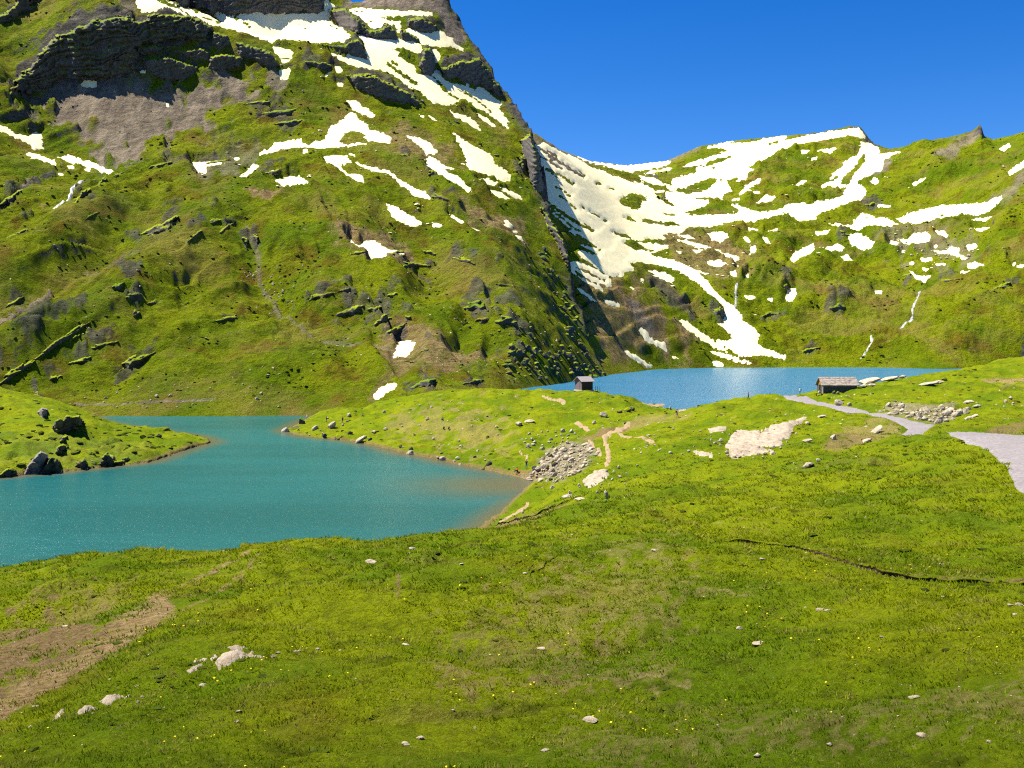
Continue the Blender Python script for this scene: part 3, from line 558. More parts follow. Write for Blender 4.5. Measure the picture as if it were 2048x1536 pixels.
FL.paint('rock', zp('C 850,1040 900,1030 1000,1080 1140,1240 1125,1285 1000,1220 900,1130'), 8, .85)
FL.attr['rock'] *= .75
FL.paint('scree', zp('C 180,205 300,270 420,360 500,450 300,420 200,300'), 8, .9)
FL.paint('dry', zp('C 450,1050 700,1030 760,1100 1000,1300 1100,1500 600,1480 480,1300'), 26, .75, 1.0)
FL.paint('dry', zp('C 900,760 1150,740 1500,900 1420,1050 1200,1060 1000,920'), 24, .55)
FL.paint('scree', zp('C 750,1190 850,1230 920,1380 860,1380 780,1290'), 10, .7)
FL.paint('scree', zp('D 1480,330 1600,240 1780,100 1800,170 1650,260 1540,330'), 10, .8)
FL.paint('scree', zp('D 1100,400 1200,310 1210,360 1130,420'), 8, .8)
FL.paint('scree', zp('D 1780,600 1920,520 2060,420 2060,480 1900,590'), 9, .7)
FL.paint('scree', zp('D 1190,780 1400,760 1700,820 1700,960 1400,930 1200,880'), 22, .45, 1.2)
FL.paint('rock', zp('D 940,110 1010,100 1130,240 1060,200 1010,150'), 4, .9)
FL.paint('rock', zp('D 1730,150 1770,90 1800,170 1760,180'), 3, .9)
FL.attr['scree'] = np.maximum(FL.attr['scree'], .7 * sstep(12 - np.abs(FL.PY - np.interp(FL.PX, spx, [r[1] for r in SKYLINE])), 0, 12) * (FL.PX < 1400))

TRACK = zp('P -40,1415 0,1395 100,1338 195,1275 232,1232 300,1192 330,1180 345,1205 350,1228 290,1268 220,1320 100,1392 0,1448 -40,1470')
N.paint('dry', TRACK, 12, 1.0, .5)
N.paint('scree', zp('P 1052,958 1072,928 1098,905 1130,890 1180,888 1198,905 1172,932 1150,950 1110,964'), 9, .75)
N.paint('scree', zp('H 1060,500 1160,440 1400,470 1580,480 1560,545 1450,565 1350,548 1200,518'), 6, .6)
N.paint('soil', zp('P -40,1275 60,1240 170,1222 215,1240 195,1285 110,1335 0,1392 -40,1400'), 40, 1.0, 1.0)
N.paint('soil', zp('P 60,1215 200,1180 260,1160 240,1190 150,1230'), 18, .5, 1.0)
N.paint('dry', zp('P 860,850 930,830 1000,845 1010,885 960,895 900,875'), 24, .42, 1.8)
N.paint('dry', zp('P 780,855 830,825 880,822 860,850 820,870'), 16, .4, 1.6)
N.paint('soil', zp('P 1160,880 1200,868 1250,850 1270,845 1250,862 1215,872 1175,886'), 6, .95)
N.paint('dry', zp('P 1240,850 1300,832 1380,835 1300,850 1250,862'), 8, .45)
N.paint('dry', zp('P 1180,1150 1340,1140 1360,1210 1260,1240 1120,1240 1040,1210'), 40, .35, 1.6)
N.paint('soil', zp('P 880,1260 1000,1230 1180,1260 1220,1320 1000,1310 900,1300'), 30, .45, 1.2)
N.paint('soil', zp('P 1650,880 1700,870 1760,885 1700,900 1640,905'), 8, .75)
N.paint('dry', zp('P 1690,860 1790,838 1800,870 1720,890'), 12, .5)
N.paint('dry', zp('P 1960,760 2048,752 2048,770 1980,772'), 8, .8)
N.paint('soil', zp('P 1975,862 2048,845 2048,866 1990,868'), 6, .7)
N.paint('dry', zp('P 1120,1480 1300,1440 1500,1420 1700,1440 1900,1400 2048,1400 2048,1470 1700,1480 1400,1500 1200,1536'), 30, .32, 1.4)
N.paint('dry', zp('P 880,1370 1100,1330 1300,1310 1350,1340 1100,1370 900,1400'), 22, .5, 1.4)
N.paint_line('soil', zp('P 793,1150 797,1180 795,1212'), 8, 5, .85)
N.paint_line('dry', zp('P 300,1205 380,1160 500,1110'), 5, 4, .8)
N.paint_line('dry', zp('P 330,1240 420,1190 520,1120'), 5, 4, .6)
N.paint_line('soil', zp('P 1000,1052 1060,1040 1130,1012'), 12, 6, .7)
N.attr['soil'] = np.maximum(N.attr['soil'], .9 * sstep(lsd, -1.6, -.4) * (N.Y > 100))

# crags: where bare rock breaks through the turf (outline centre, width, height, dip of the strata, description)
CRAGS_M = ((322, 455, 92, 34, 24, 'big dark crag on the middle left slope of the mountain'), (390, 472, 40, 13, 36, 'dark slanting slab right of the big dark crag'), (452, 456, 40, 13, 36, 'dark slanting slab farther right of the big dark crag'),
                          (490, 482, 13, 42, 18, 'dark upright rock rib on the grassy slope'), (512, 478, 11, 36, 14, 'second dark upright rock rib on the grassy slope'), (430, 442, 28, 18, 15, 'small dark crag above the slanting slabs'), (270, 722, 78, 30, 24, 'wide dark crag above the lower lake'),
                          (236, 572, 28, 22, 25, 'round dark crag in the slanting grass'), (262, 592, 28, 20, 25, 'round dark crag just below another one'), (272, 628, 18, 26, 20, 'narrow dark crag under the two round ones'), (455, 637, 56, 14, 12, 'flat dark crag in the middle of the lower slope'), (305, 605, 26, 14, 15, 'little dark crag on the green shoulder'),
                          (118, 685, 130, 20, 34, 'long dark rock rib slanting across the left slope'), (35, 742, 100, 26, 34, 'dark rock rib slanting down behind the peninsula'), (150, 660, 70, 14, 33, 'upper end of the long dark rock rib'), (205, 690, 60, 14, 14, 'dark rock step under the long rock rib'), (160, 722, 54, 16, 14, 'dark rock step above the lake on the left'), (110, 755, 30, 14, 14, 'low dark rock step on the left slope'),
                          (30, 605, 40, 16, 30, 'dark crag beside the grey gully'), (75, 790, 12, 26, 30, 'dark slit rock above the peninsula'), (150, 675, 30, 10, 33, 'short dark rock beside the long rib'),
                          (702, 622, 58, 30, 18, 'dark crag over the brown slope'), (750, 618, 30, 16, 14, 'dark crag right of the one over the brown slope'), (765, 640, 40, 24, 28, 'steep dark crag above the brown slope'), (792, 660, 48, 26, 30, 'dark crag right above the snow block'), (640, 592, 66, 15, 14, 'long dark crag on the green knoll'), (690, 580, 28, 10, 10, 'small dark crag beside the long one on the knoll'), (815, 636, 14, 18, 30, 'pale topped rock above the snow block'),
                          (952, 612, 50, 34, 5, 'dark crag in the middle of the right slope'), (1012, 642, 56, 34, -10, 'dark crag group at the right slope'), (965, 640, 26, 20, 0, 'dark boulder below the middle crag'), (1030, 702, 40, 40, -20, 'dark crag above the rock tumble'), (848, 768, 62, 22, 14, 'dark bushy crag by the tilted snow patch'), (950, 763, 44, 14, 8, 'low dark crag behind the isthmus'), (850, 700, 18, 9, 10, 'small dark rock beside the snow block'),
                          (720, 505, 30, 12, 5, 'dark stones at the edge of the star shaped snow'), (830, 530, 60, 18, -4, 'low dark crag right of the star shaped snow'), (795, 505, 28, 12, 10, 'dark stones above the star shaped snow'), (930, 520, 50, 18, -15, 'dark broken crag on the right slope'), (860, 505, 30, 14, -12, 'dark broken crag near the knoll'), (785, 590, 26, 14, 20, 'dark boulder on the knoll'), (1010, 570, 40, 8, -6, 'thin dark ledge on the right slope'),
                          (560, 225, 80, 18, 6, 'dark ledge of the layered crag under the cliff'), (580, 245, 66, 18, 6, 'lowest dark ledge of the layered crag'), (520, 205, 60, 12, 4, 'upper dark ledge of the layered crag'), (640, 130, 60, 24, -10, 'dark crag above the snow gully'), (545, 345, 40, 18, 5, 'grey rock above the wedge shaped snow'), (430, 325, 60, 10, 12, 'dark turf step on the bench'), (320, 330, 60, 10, 14, 'dark turf step below the scree'),
                          (165, 390, 44, 20, 42, 'dark rock wall of the brook gully'), (205, 362, 30, 14, 40, 'dark rock at the head of the brook'), (40, 465, 50, 10, 24, 'dark ledge on the left slope'), (20, 400, 60, 26, 40, 'dark crag beside the grey runnel'), (185, 430, 34, 9, 28, 'dark slit in the slanting grass'), (235, 350, 24, 12, 30, 'dark rock beside the long snow strip'), (865, 345, 24, 18, 10, 'dark rock left of the forked snow strip'), (880, 395, 40, 18, -14, 'dark crag under the forked snow strip'), (810, 310, 20, 10, 0, 'dark rock above the winding snow ribbon'), (1050, 330, 30, 60, -10, 'dark crag at the mountain edge beside the pointed snow'))
CRAGS_F = ((1688, 468, 22, 18, -20, 'dark rock face above the rounded snow patch'), (1742, 410, 24, 16, 10, 'dark rock pair above the triangular snow patch'), (1573, 575, 12, 26, 20, 'dark notch rock above the leaf shaped snow'), (1675, 615, 44, 20, 8, 'low dark crag on the slope above the upper lake'), (1540, 628, 40, 14, 10, 'dark rock near the foot of the huge snowfield'), (1620, 700, 50, 14, 14, 'dark rock bank at the upper lake shore'),
                          (2005, 572, 44, 16, 18, 'dark crag on the right hand slope'), (1815, 550, 20, 12, 10, 'dark rock beside the top of the long waterfall'), (1900, 560, 40, 8, 8, 'thin dark ledge right of the waterfall'), (1440, 625, 26, 34, -30, 'dark rock at the edge of the huge snowfield tongue'), (1322, 395, 20, 16, -30, 'dark rock in the middle of the huge snowfield'), (1320, 345, 44, 10, 12, 'dark rock step above the huge snowfield'))
cr = random.Random(11)
def crag_poly(x, y, w, h, t):
    n = 22; c, s_ = math.cos(R(t)), math.sin(R(t)); ph = cr.uniform(0, 6); poly = []
    for i in range(n):
        a = 2 * math.pi * i / n; r_ = 1 + .22 * math.sin(3 * a + ph) + cr.uniform(-.30, .30)
        ex, ey = w / 2 * math.cos(a) * r_, h / 2 * math.sin(a) * r_; poly.append((x + ex * c + ey * s_, y - ex * s_ + ey * c))
    return poly
for L_, lst in ((M, CRAGS_M), (FL, CRAGS_F)):
    for x, y, w, h, t, lb in lst: L_.paint('rock', crag_poly(x, y, w * .9, h * .8, t), min(w, h) * .5, .7, 1.1)

# ------------------------------------------------------------------ relief
def world_line(L_, s):
    A = np.asarray(zp(s)); d = np.concatenate([[0], np.cumsum(np.hypot(*np.diff(A, axis=0).T))]); t = np.arange(0, d[-1], 9.0)
    return [L_.hit(x, y).xy for x, y in zip(np.interp(t, d, A[:, 0]), np.interp(t, d, A[:, 1]))]
n1 = fbm(N.X / 16, N.Y / 16, 4, 1); n2 = fbm(N.X / 4.2, N.Y / 4.2, 4, 2); n3 = ridged(N.X / 1.5, N.Y / 1.5, 3, 3)
land = sstep(-lsd, -.2, 3.0)
keep = sstep(N.Y, 4, 9)
PATH = zp('H 400,382 440,382 585,382 600,400 640,425 730,448 900,468 1050,500 1250,545 1350,562 1440,580 1400,610 1350,650 1195,668 1265,612 1180,565 1050,530 900,505 700,460 560,440 480,410')
PATH2 = zp('H 1466,630 1600,632 2100,655 2100,1085 2048,1055 1990,1010 1975,960 1930,880 1850,790 1750,730 1630,690 1540,650')
pthd = np.full(N.X.shape, -99.0)
for pp in (PATH, PATH2):
    k = (N.PX > 1500) & (N.PY > 770) & (N.PY < 1010) & (N.Y > 50)
    pthd[k] = np.maximum(pthd[k], poly_sd(N.PX[k], N.PY[k], pp))
bare = 1 - sstep(pthd, -6, 3)
tame = np.zeros(N.X.shape)
for l_, w_ in ((zp('P 1420,1082 1480,1084 1560,1091 1620,1105 1680,1125 1750,1145 1820,1157 1900,1163 2080,1168'), 26), (zp('P 985,1052 1060,1036 1105,1016 1150,996'), 16), (zp('P -40,1440 100,1365 220,1290 300,1225 420,1145'), 70)):
    A = np.asarray(l_); k = (N.PX > A[:, 0].min() - 60) & (N.PX < A[:, 0].max() + 60) & (N.PY > A[:, 1].min() - 60) & (N.PY < A[:, 1].max() + 60)
    tame[k] = np.maximum(tame[k], 1 - sstep(line_d(N.PX[k], N.PY[k], l_), w_ * .6, w_ * 1.6))
amp = land * keep * (.25 + .75 * bare) * (1 - .8 * tame)
N.Z += amp * bare * sstep(N.Y, 110, 170) * (.45 * fbm(N.X / 7, N.Y / 9, 3, 4) + .35 * ridged(N.X / 3.4, N.Y / 5, 2, 6))
N.Z += amp * (.75 * n1 * np.minimum(1, N.Y / 30) + .34 * n2 * bare + .13 * n3 * bare * sstep(N.Y, 6, 14))
# hollows, a sunken trail and small turf steps
def trench(s, depth, w, lip=.0):
    l = world_line(N, s); A = np.asarray([tuple(p) for p in l])
    k = (N.X > A[:, 0].min() - 4) & (N.X < A[:, 0].max() + 4) & (N.Y > A[:, 1].min() - 4) & (N.Y < A[:, 1].max() + 4)
    d = line_d(N.X[k], N.Y[k], [tuple(p) for p in l]) + .12 * fbm(N.X[k] / 1.4, N.Y[k] / 1.4, 3, 8)
    N.Z[k] += -depth * np.exp(-(d / w) ** 2) * (1 + .5 * gn(N.X[k] / 1.1, N.Y[k] / 1.1, 9)) + lip * np.exp(-((d - 2.2 * w) / w) ** 2)
    N.attr['soil'][k] = np.maximum(N.attr['soil'][k], .8 * np.exp(-(d / w) ** 4))
BANKS = []
def scarp(s, h, run=5.0, face=.16, earth=1.0):
    """a little turf step: the ground behind the line stands higher, with a bare bank facing the valley"""
    A = np.asarray([tuple(p) for p in world_line(N, s)]); A = A[np.concatenate([[True], np.diff(np.maximum.accumulate(A[:, 0])) > 0])]; k = (N.X > A[0, 0]) & (N.X < A[-1, 0])
    jit = .12 * fbm(N.X[k] / 1.6, N.Y[k] / 9, 3, 8)
    d = N.Y[k] - np.interp(N.X[k], A[:, 0], A[:, 1]) + jit
    ends = sstep(N.X[k], A[0, 0], A[0, 0] + 1.5) * sstep(A[-1, 0] - N.X[k], 0, 1.5) if A[-1, 0] < 28 else sstep(N.X[k], A[0, 0], A[0, 0] + 1.5)
    hh = h * ends * (.75 + .5 * fbm(N.X[k] / 2.2, N.Y[k] / 30, 2, 9))
    N.Z[k] += hh * sstep(d, 0, face) * np.exp(-np.maximum(d, 0) / run) - .45 * hh * np.exp(-(np.minimum(d, 0) / .5) ** 2) * (d < face)
    N.attr['soil'][k] = np.maximum(N.attr['soil'][k], earth * ends * np.exp(-((d - face * .4) / (face * 1.6)) ** 4))
    BANKS.append((A, h, s))
scarp('P 1420,1082 1480,1084 1560,1091 1620,1105 1680,1125 1750,1145 1820,1157 1900,1163 2050,1167 2200,1170', .20)
scarp('P 985,1052 1060,1036 1105,1016 1150,996', .4, 6, .3)
scarp('P 1050,1155 1090,1125 1130,1098', .13)
scarp('P 160,1240 230,1205 310,1168', .3)
scarp('P 215,1312 260,1296 305,1276', .35)
scarp('P 1600,1462 1700,1440 1770,1446', .22, 3, .1, .25)
scarp('P 1590,1512 1660,1492 1730,1470', .22, 3, .1, .25)
scarp('P 640,1448 800,1436 1000,1430 1120,1424', .2, 3, .12, .25)
scarp('P 1250,1430 1380,1415 1500,1420', .18, 3, .1, .25)
scarp('P 300,1480 420,1465 520,1450', .2, 3, .1, .25)
scarp('P 730,1140 850,1122 960,1128', .3, 4, .2, .25)
scarp('P 1560,940 1700,925 1800,930', .35, 6, .4, .25)
scarp('P 40,1190 120,1178 200,1172', .3, 4, .2, .25)
hol = (ridged(N.X / 2.6 + 9, N.Y / 2.6, 3, 51) < -.12) & (N.Y > 9) & (N.Y < 120)
N.Z -= .16 * amp * sstep(-ridged(N.X / 2.6 + 9, N.Y / 2.6, 3, 51), .05, .35) * (N.Y < 200)
# crumbling banks on the left peninsula
pen = sstep(poly_sd(N.PX, N.PY, zp('P -60,870 120,860 300,890 320,915 200,935 -60,960')), -4, 10) * (N.Y > 100) * (lsd < 0)
N.Z += pen * sstep(-lsd, .2, 2.5) * (1.1 * ridged(N.X / 5, N.Y / 5, 4, 61) + .2)
N.attr['rock'] = np.maximum(N.attr['rock'], pen * sstep(ridged(N.X / 5, N.Y / 5, 4, 61), .25, .5) * .12)
# mountain: bands of rock steps that dip with the strata
def strata(X, Z, ang, lam, seed):
    c, s_ = math.cos(ang), math.sin(ang); p = X * c + Z * s_; q = -X * s_ + Z * c
    t = q / lam + 1.3 * fbm(p / (lam * 5), q / (lam * 2.2), 3, seed)
    f = t - np.floor(t); return np.where(f < .78, f / .78, (1 - f) / .22) - .5
for L_, A1 in ((M, 1.0), (FL, 1.2)):
    calm = 1 - .93 * sstep(L_.snow, -13, 3)
    foot = sstep(L_.Z, (ZL if L_ is M else ZU) + 1, (ZL if L_ is M else ZU) + 14)
    rock = np.maximum(L_.attr['rock'], .35 * L_.attr['scree'])
    big = fbm(L_.X / 80, L_.Y / 80, 3, 71) * 4.5 + ridged(L_.X / 34 + .4 * L_.Z / 34, L_.Z / 30, 3, 70) * 1.1 + fbm(L_.X / 22, L_.Y / 22, 4, 72) * 1.6 + ridged(L_.X / 9, L_.Y / 9, 3, 73) * .6 + fbm(L_.X / 3.6, L_.Y / 3.6, 2, 79) * .3
    if L_ is M:
        wl = sstep(M.PX, 760, 430)
        st = strata(M.X, M.Z, R(32), 11, 74) * wl + strata(M.X, M.Z, R(-34), 12, 75) * (1 - wl)
    else: st = strata(FL.X, FL.Z, R(14), 15, 76)
    if L_ is M:
        def fold(a, seed):
            c, s_ = math.cos(a), math.sin(a); return ridged((M.X * c + M.Z * s_) / 170, (-M.X * s_ + M.Z * c) / 42, 3, seed)
        big = big + (6.0 * fold(R(33), 81) * wl + 3.6 * fold(R(-32), 83) * (1 - wl)) * (1 - .6 * M.attr['scree'])
        for l_, a_, w_ in (('P 500,430 420,470 330,530 150,660 0,760', 8, 48), ('P 690,470 740,520 800,570 850,700', 6, 48), ('P 495,455 520,560 600,650 700,690', -7, 42), ('P 800,420 860,560 800,690', -6, 46), ('P 900,420 1000,560 1050,690', 6, 52), ('P 200,430 120,490 0,570', 6, 34), ('P 300,420 150,560 0,680', -6, 36), ('P 400,560 300,680 220,780', -5, 46), ('P 520,800 620,735 760,720', 4, 40)):
            l_ = zp(l_); A = np.asarray(l_); k = (M.PX > A[:, 0].min() - 160) & (M.PX < A[:, 0].max() + 160) & (M.PY > A[:, 1].min() - 160) & (M.PY < A[:, 1].max() + 160)
            d = line_d(M.PX[k], M.PY[k], l_) * (1 + .35 * fbm(M.PX[k] / 60, M.PY[k] / 60, 3, 87)); big[k] += a_ * np.exp(-(d / w_) ** 2)
    else: big = (big + 2.2 * ridged(FL.X / 120 + FL.Y / 300, FL.Z / 45, 3, 85)) * (.45 + 1.15 * sstep(FL.PX, 1330, 1520))
    band = sstep(fbm(L_.X / 45, L_.Y / 45, 4, 77), -.05, .45)
    edge = np.exp(-(np.minimum(L_.ridge_d, 60) / 30) ** 2) if L_ is M else 0
    sk = 1 if L_ is M else np.clip((Ys - FL.Y) / 60, .06, 1)
    L_.Z += A1 * foot * sk * ((big * (1 - .5 * L_.attr['scree']) + st * (1.5 + 2.6 * band) * (1 - L_.attr['scree'])) * calm * (1 - .6 * edge) + rock * calm * 2.6 * ridged(L_.X / 11, L_.Z / 7, 4, 78) + rock * calm * st * 2.5)
for L_ in (N, M, FL): L_.finish()

mea = link('meadow', grid_mesh('meadow', N.P, None, N.attr), MAT_N, kind='structure', label='rolling green alpine meadow running down to both lakes', cat='meadow')
# the same meadow beyond both sides of the view and behind the viewer
off = np.concatenate([[0], np.geomspace(.6, 90, 30)])
for sg, e in ((-1, 0), (1, N.nu - 1)):
    X = N.X[e][None] + sg * off[:, None]; Yv = np.broadcast_to(N.Y[e][None], X.shape); w = np.minimum(1, off / 6)[:, None]
    Zv = N.Z[e][None] * (1 - .0 * w) + w * (.5 * fbm(X / 16, Yv / 16, 3, 1) + .15 * fbm(X / 4.2, Yv / 4.2, 3, 2)) + np.maximum(0, off - 25)[:, None] * .05
    P = np.stack([X, Yv, Zv], -1)[:, ::3]
    link('meadow', grid_mesh('meadow', P if sg > 0 else P[::-1], None, {a: np.zeros(P.shape[:2]) for a in ('rock', 'scree', 'soil', 'dry')}), MAT_N, kind='structure', label='meadow slope continuing beside the viewpoint', cat='meadow')
gx, gy = np.meshgrid(np.linspace(-92, 92, 140), np.linspace(-40, 3.05, 50), indexing='ij')
link('meadow', grid_mesh('meadow', np.stack([gx, gy, -1.78 + .02 * np.minimum(0, gy - 3) * -1 + .12 * fbm(gx / 4, gy / 4, 3, 2) * sstep(3 - gy, 0, 3)], -1), None, {a: np.zeros(gx.shape) for a in ('rock', 'scree', 'soil', 'dry')}), MAT_N, kind='structure', label='meadow behind the viewpoint', cat='meadow')
mou = link('mountain', grid_mesh('mountain', M.P, None, M.attr), MAT_M, kind='structure', label='steep green mountain with dark cliffs behind the lower lake', cat='mountain')
bas = link('basin_slope', grid_mesh('basin_slope', FL.P, None, FL.attr), MAT_F, kind='structure', label='grassy basin and far peaks beyond the upper lake', cat='mountain')

# ------------------------------------------------------------------ rock faces that stand out of the slope
def rock_face(poly, label, mat, jag=2.0, brow=6.0, lean=.05, step=1.6, name='cliff', seed=0, L_=M, sc=1.0, cat='cliff'):
    P = np.asarray(poly); xs = np.arange(P[:, 0].min() - 3, P[:, 0].max() + 4, step); ys = np.arange(P[:, 1].min() - 3, P[:, 1].max() + 4, step)
    gx, gy = np.meshgrid(xs, ys, indexing='ij')
    sd = poly_sd(gx, gy, poly) + min(2.6, brow * .7) * fbm(gx / 6.5, gy / 5, 4, 90 + seed, .65) + (6.5 * fbm(gx / 26, gy / 15, 3, 95 + seed) if brow > 4.5 else 0)
    D = np.empty(gx.shape)
    for i, x in enumerate(xs):
        f = np.clip(np.interp((x - CX) / F, L_.us, np.arange(L_.nu)), 0, L_.nu - 1.001); a = int(f); w = f - a
        prof = np.maximum.accumulate((L_.Z[a] * (1 - w) + L_.Z[a + 1] * w) / L_.Y[0])
        D[i] = np.interp((HY - ys) / F, prof + np.arange(L_.ny) * 1e-9, L_.Y[0])
    ins = sd > 0; Yb = np.where(ins, D, 1e9).min(1)
    Yb = np.where(Yb > 1e8, D.min(1), Yb); Yb = np.convolve(np.pad(Yb, 4, 'edge'), np.ones(9) / 9, 'valid')[:, None]
    gxm, gzm = gx * Yb / F, -gy * Yb / F
    target = Yb + (D - Yb) * lean
    Y = D + (target - D) * sstep(sd, 0, brow)
    jagd = ridged(gxm / 9 * sc, gzm / 16 * sc, 4, 91 + seed) * 1.1 + strata(gxm * sc, gzm * sc, R(12), 4.2, 92 + seed) * 1.4 + ridged(gxm / 2.6 * sc, gzm / 3.2 * sc, 3, 93 + seed) * .7
    Y = Y - jag * jagd * sstep(sd, 0, 5) + np.where(sd < 0, -sd * .9, 0) - .3
    return link(name, grid_mesh(name, np.stack([(gx - CX) / F * Y, Y, (HY - gy) / F * Y], -1), sd > -2.2), mat, label=label, cat=cat)
rock_face(CLIFF, 'long dark shaded cliff band above the grey scree slope', ROCK_C, 2.6, 5)
for i_, (s_, lb) in enumerate((('A 830,345 900,340 1000,330 1090,370 1160,395 1130,430 1080,470 1000,480 900,450 850,400', 'dark layered rock ledge under the right half of the cliff'), ('A 800,275 900,265 960,275 940,305 860,320 810,310', 'small dark ledge tucked under the cliff brow'),
                               ('A 1010,300 1090,290 1180,280 1230,300 1220,350 1120,350', 'dark stepped ledge in the grassy right end of the cliff'), ('A 1240,180 1330,210 1350,260 1280,300 1240,250', 'dark buttress at the right end of the cliff'), ('A 1230,330 1330,310 1420,340 1400,390 1290,410 1220,400', 'dark rock band below the right buttress'),
                               ('A 1380,240 1480,270 1580,300 1640,380 1560,390 1480,350 1400,330', 'dark rock band running towards the snow gully'), ('A 910,525 1010,510 1000,530 930,545', 'small dark ledge in the upper scree'))):
    rock_face(zp(s_), lb, ROCK_C, 1.6, 3.5, seed=31 + i_ * 2)
rock_face(zp('A 950,-40 1000,8 1080,46 1230,77 1400,92 1550,72 1800,82 1895,62 1905,-40'), 'dark summit cliff standing over the broad snowfield', ROCK_C, 1.6, seed=3)
rock_face(zp('A -10,140 80,105 190,50 270,-10 120,-20 60,50 -10,90'), 'dark rock wall beyond the grassy back of the long cliff', ROCK_C, 1.6, seed=5)
rock_face(zp('B 465,55 560,48 640,115 700,178 760,172 800,138 850,180 868,240 720,228 640,205 560,172 470,112'), 'dark rock rib dividing the upper snow strip from the shoulder', ROCK_C, 1.4, 4, seed=7)
rock_face(zp('B 1120,400 1200,372 1345,342 1372,400 1440,470 1470,570 1430,560 1380,520 1280,490 1180,472 1130,450'), 'dark crag under the grassy crown of the ridge', ROCK_C, 1.5, 5, seed=9)
rock_face(zp('B 560,440 700,430 850,500 960,560 1010,620 900,605 780,585 620,512'), 'dark broken rock band below the long diagonal snowfield', ROCK_C, 1.5, 4, seed=11)
rock_face(zp('B 985,380 1010,330 1015,285 1060,280 1080,330 1090,400 1062,442 1010,440'), 'small dark rock tower beside the diagonal snowfield', ROCK_C, 1.2, 4, seed=13)
rock_face(zp('B 920,112 1000,97 1090,150 1080,192 1000,192 925,152'), 'rounded dark knob under the brown horn', ROCK_C, 1.2, 4, seed=15)
rock_face(zp('B 880,168 925,185 988,226 980,248 890,238'), 'little dark boulder rib beside the snow wedge', ROCK_C, 1.0, 3, seed=17)
rock_face(zp('B 590,238 640,232 668,290 692,352 600,332 540,290 420,262 500,268 560,262'), 'low dark rock lip under the broad snowfield', ROCK_C, 1.0, 3, seed=19)
rock_face(zp('B 1580,820 1640,780 1690,900 1705,1000 1720,1110 1690,1140 1650,1080 1610,960'), 'dark overhanging cliff on the right edge of the mountain', ROCK_C, 1.2, 4, seed=21)
rock_face(zp('B 1690,1200 1720,1220 1780,1300 1850,1420 1880,1500 1900,1620 1860,1580 1800,1440 1740,1330'), 'dark rocky edge of the mountain above the basin slope', ROCK_C, 1.2, 4, seed=23)

for (A, h, s_), lb in zip(BANKS, ('long dark earth bank of the sunken trail crossing the right meadow', 'dark eroded earth bank above the near lake shore', 'short dark earth bank in the middle of the meadow')):
    n = max(12, int(np.hypot(*(A[-1] - A[0])) / .12)); tt = np.linspace(0, 1, n); L0 = np.concatenate([[0], np.cumsum(np.hypot(*np.diff(A, axis=0).T))]); L0 /= L0[-1]
    bx = np.interp(tt, L0, A[:, 0]); by = np.interp(tt, L0, A[:, 1]) - .12 * fbm(bx / 1.6, np.interp(tt, L0, A[:, 1]) / 9, 3, 8)
    hh = h * np.clip(.8 + .5 * fbm(bx / 1.3, by / 20, 3, 55), .45, 1.2) * np.minimum(1, np.minimum(tt, 1 - tt) * 14 + .05)
    zb = N.heights(bx, by - .25) - .06; rows = []
    for f, off in ((0, .04), (.25, .02), (.5, -.03), (.75, -.09), (1.0, -.16), (1.12, -.06), (1.05, .45)):
        rows.append(np.stack([bx + .05 * gn(bx * 6, bx * 0 + f * 9, 6), by + off - .05 + .04 * gn(bx * 5, bx * 0 + f * 7, 7), zb + hh * f - (.12 if off > .3 else 0)], -1))
    P = np.stack(rows, 1); me = grid_mesh('turf_bank', P, None); me.materials.append(EARTH); me.materials.append(MAT_N)
    mi = np.zeros((n - 1, len(rows) - 1), np.int32); mi[:, 4:] = 1; me.polygons.foreach_set('material_index', mi.ravel())
    link('turf_bank', me, None, label=lb, cat='bank')

# ------------------------------------------------------------------ sheets that lie on the ground
def largest(m):
    """the biggest connected piece of a mask of grid vertices (pieces join through whole cells)"""
    c = m[:-1, :-1] & m[1:, :-1] & m[1:, 1:] & m[:-1, 1:]; cells = set(zip(*(a.tolist() for a in np.nonzero(c)))); best = []
    while cells:
        q = [cells.pop()]; got = []
        while q:
            i, j = q.pop(); got.append((i, j))
            for nb in ((i + 1, j), (i - 1, j), (i, j + 1), (i, j - 1)):
                if nb in cells: cells.remove(nb); q.append(nb)
        if len(got) > len(best): best = got
    out = np.zeros(m.shape, bool)
    if best:
        i, j = np.array(best).T
        for a in (0, 1):
            for b in (0, 1): out[i + a, j + b] = True
    return out
def drape(L_, k, sd, name, mat, rise, top, sink, **tags):
    full = np.full(L_.X.shape, -99.0); full[k] = sd
    lift = np.clip(full * rise, -sink, top)
    m = full > -(sink / rise) * .8 - 3
    if name.startswith('snow'): m = largest(m)
    me = grid_mesh(name, L_.P + L_.N * lift[..., None], m)
    if len(me.polygons) == 0:
        bpy.data.meshes.remove(me); return None
    return link(name, me, mat, **tags)
for (L_, label, polys, holes, streaks, group, cat, name), r in zip(SN, SNSD):
    if r is None: print('no snow', label); continue
    o = drape(L_, r[0], r[1], name, SNOW, .09, .45, .4, label=label, cat=cat, group=group)
    if o is None: print('empty snow', label)
for nm, lb, pp in (('path', 'pale gravel path leading down to the stone hut', PATH), ('path', 'wide pale gravel path curving past the near meadow', PATH2)):
    P = np.asarray(pp); k = (N.PX > P[:, 0].min() - 9) & (N.PX < P[:, 0].max() + 9) & (N.PY > P[:, 1].min() - 9) & (N.PY < P[:, 1].max() + 9) & N.vis & (N.Y > 40)
    sd = poly_sd(N.PX[k], N.PY[k], pp) + 1.2 * fbm(N.PX[k] / 8, N.PY[k] / 4, 3, 19)
    drape(N, k, sd, nm, GRAVEL, .05, .10, .12, kind='structure', label=lb, cat='path')
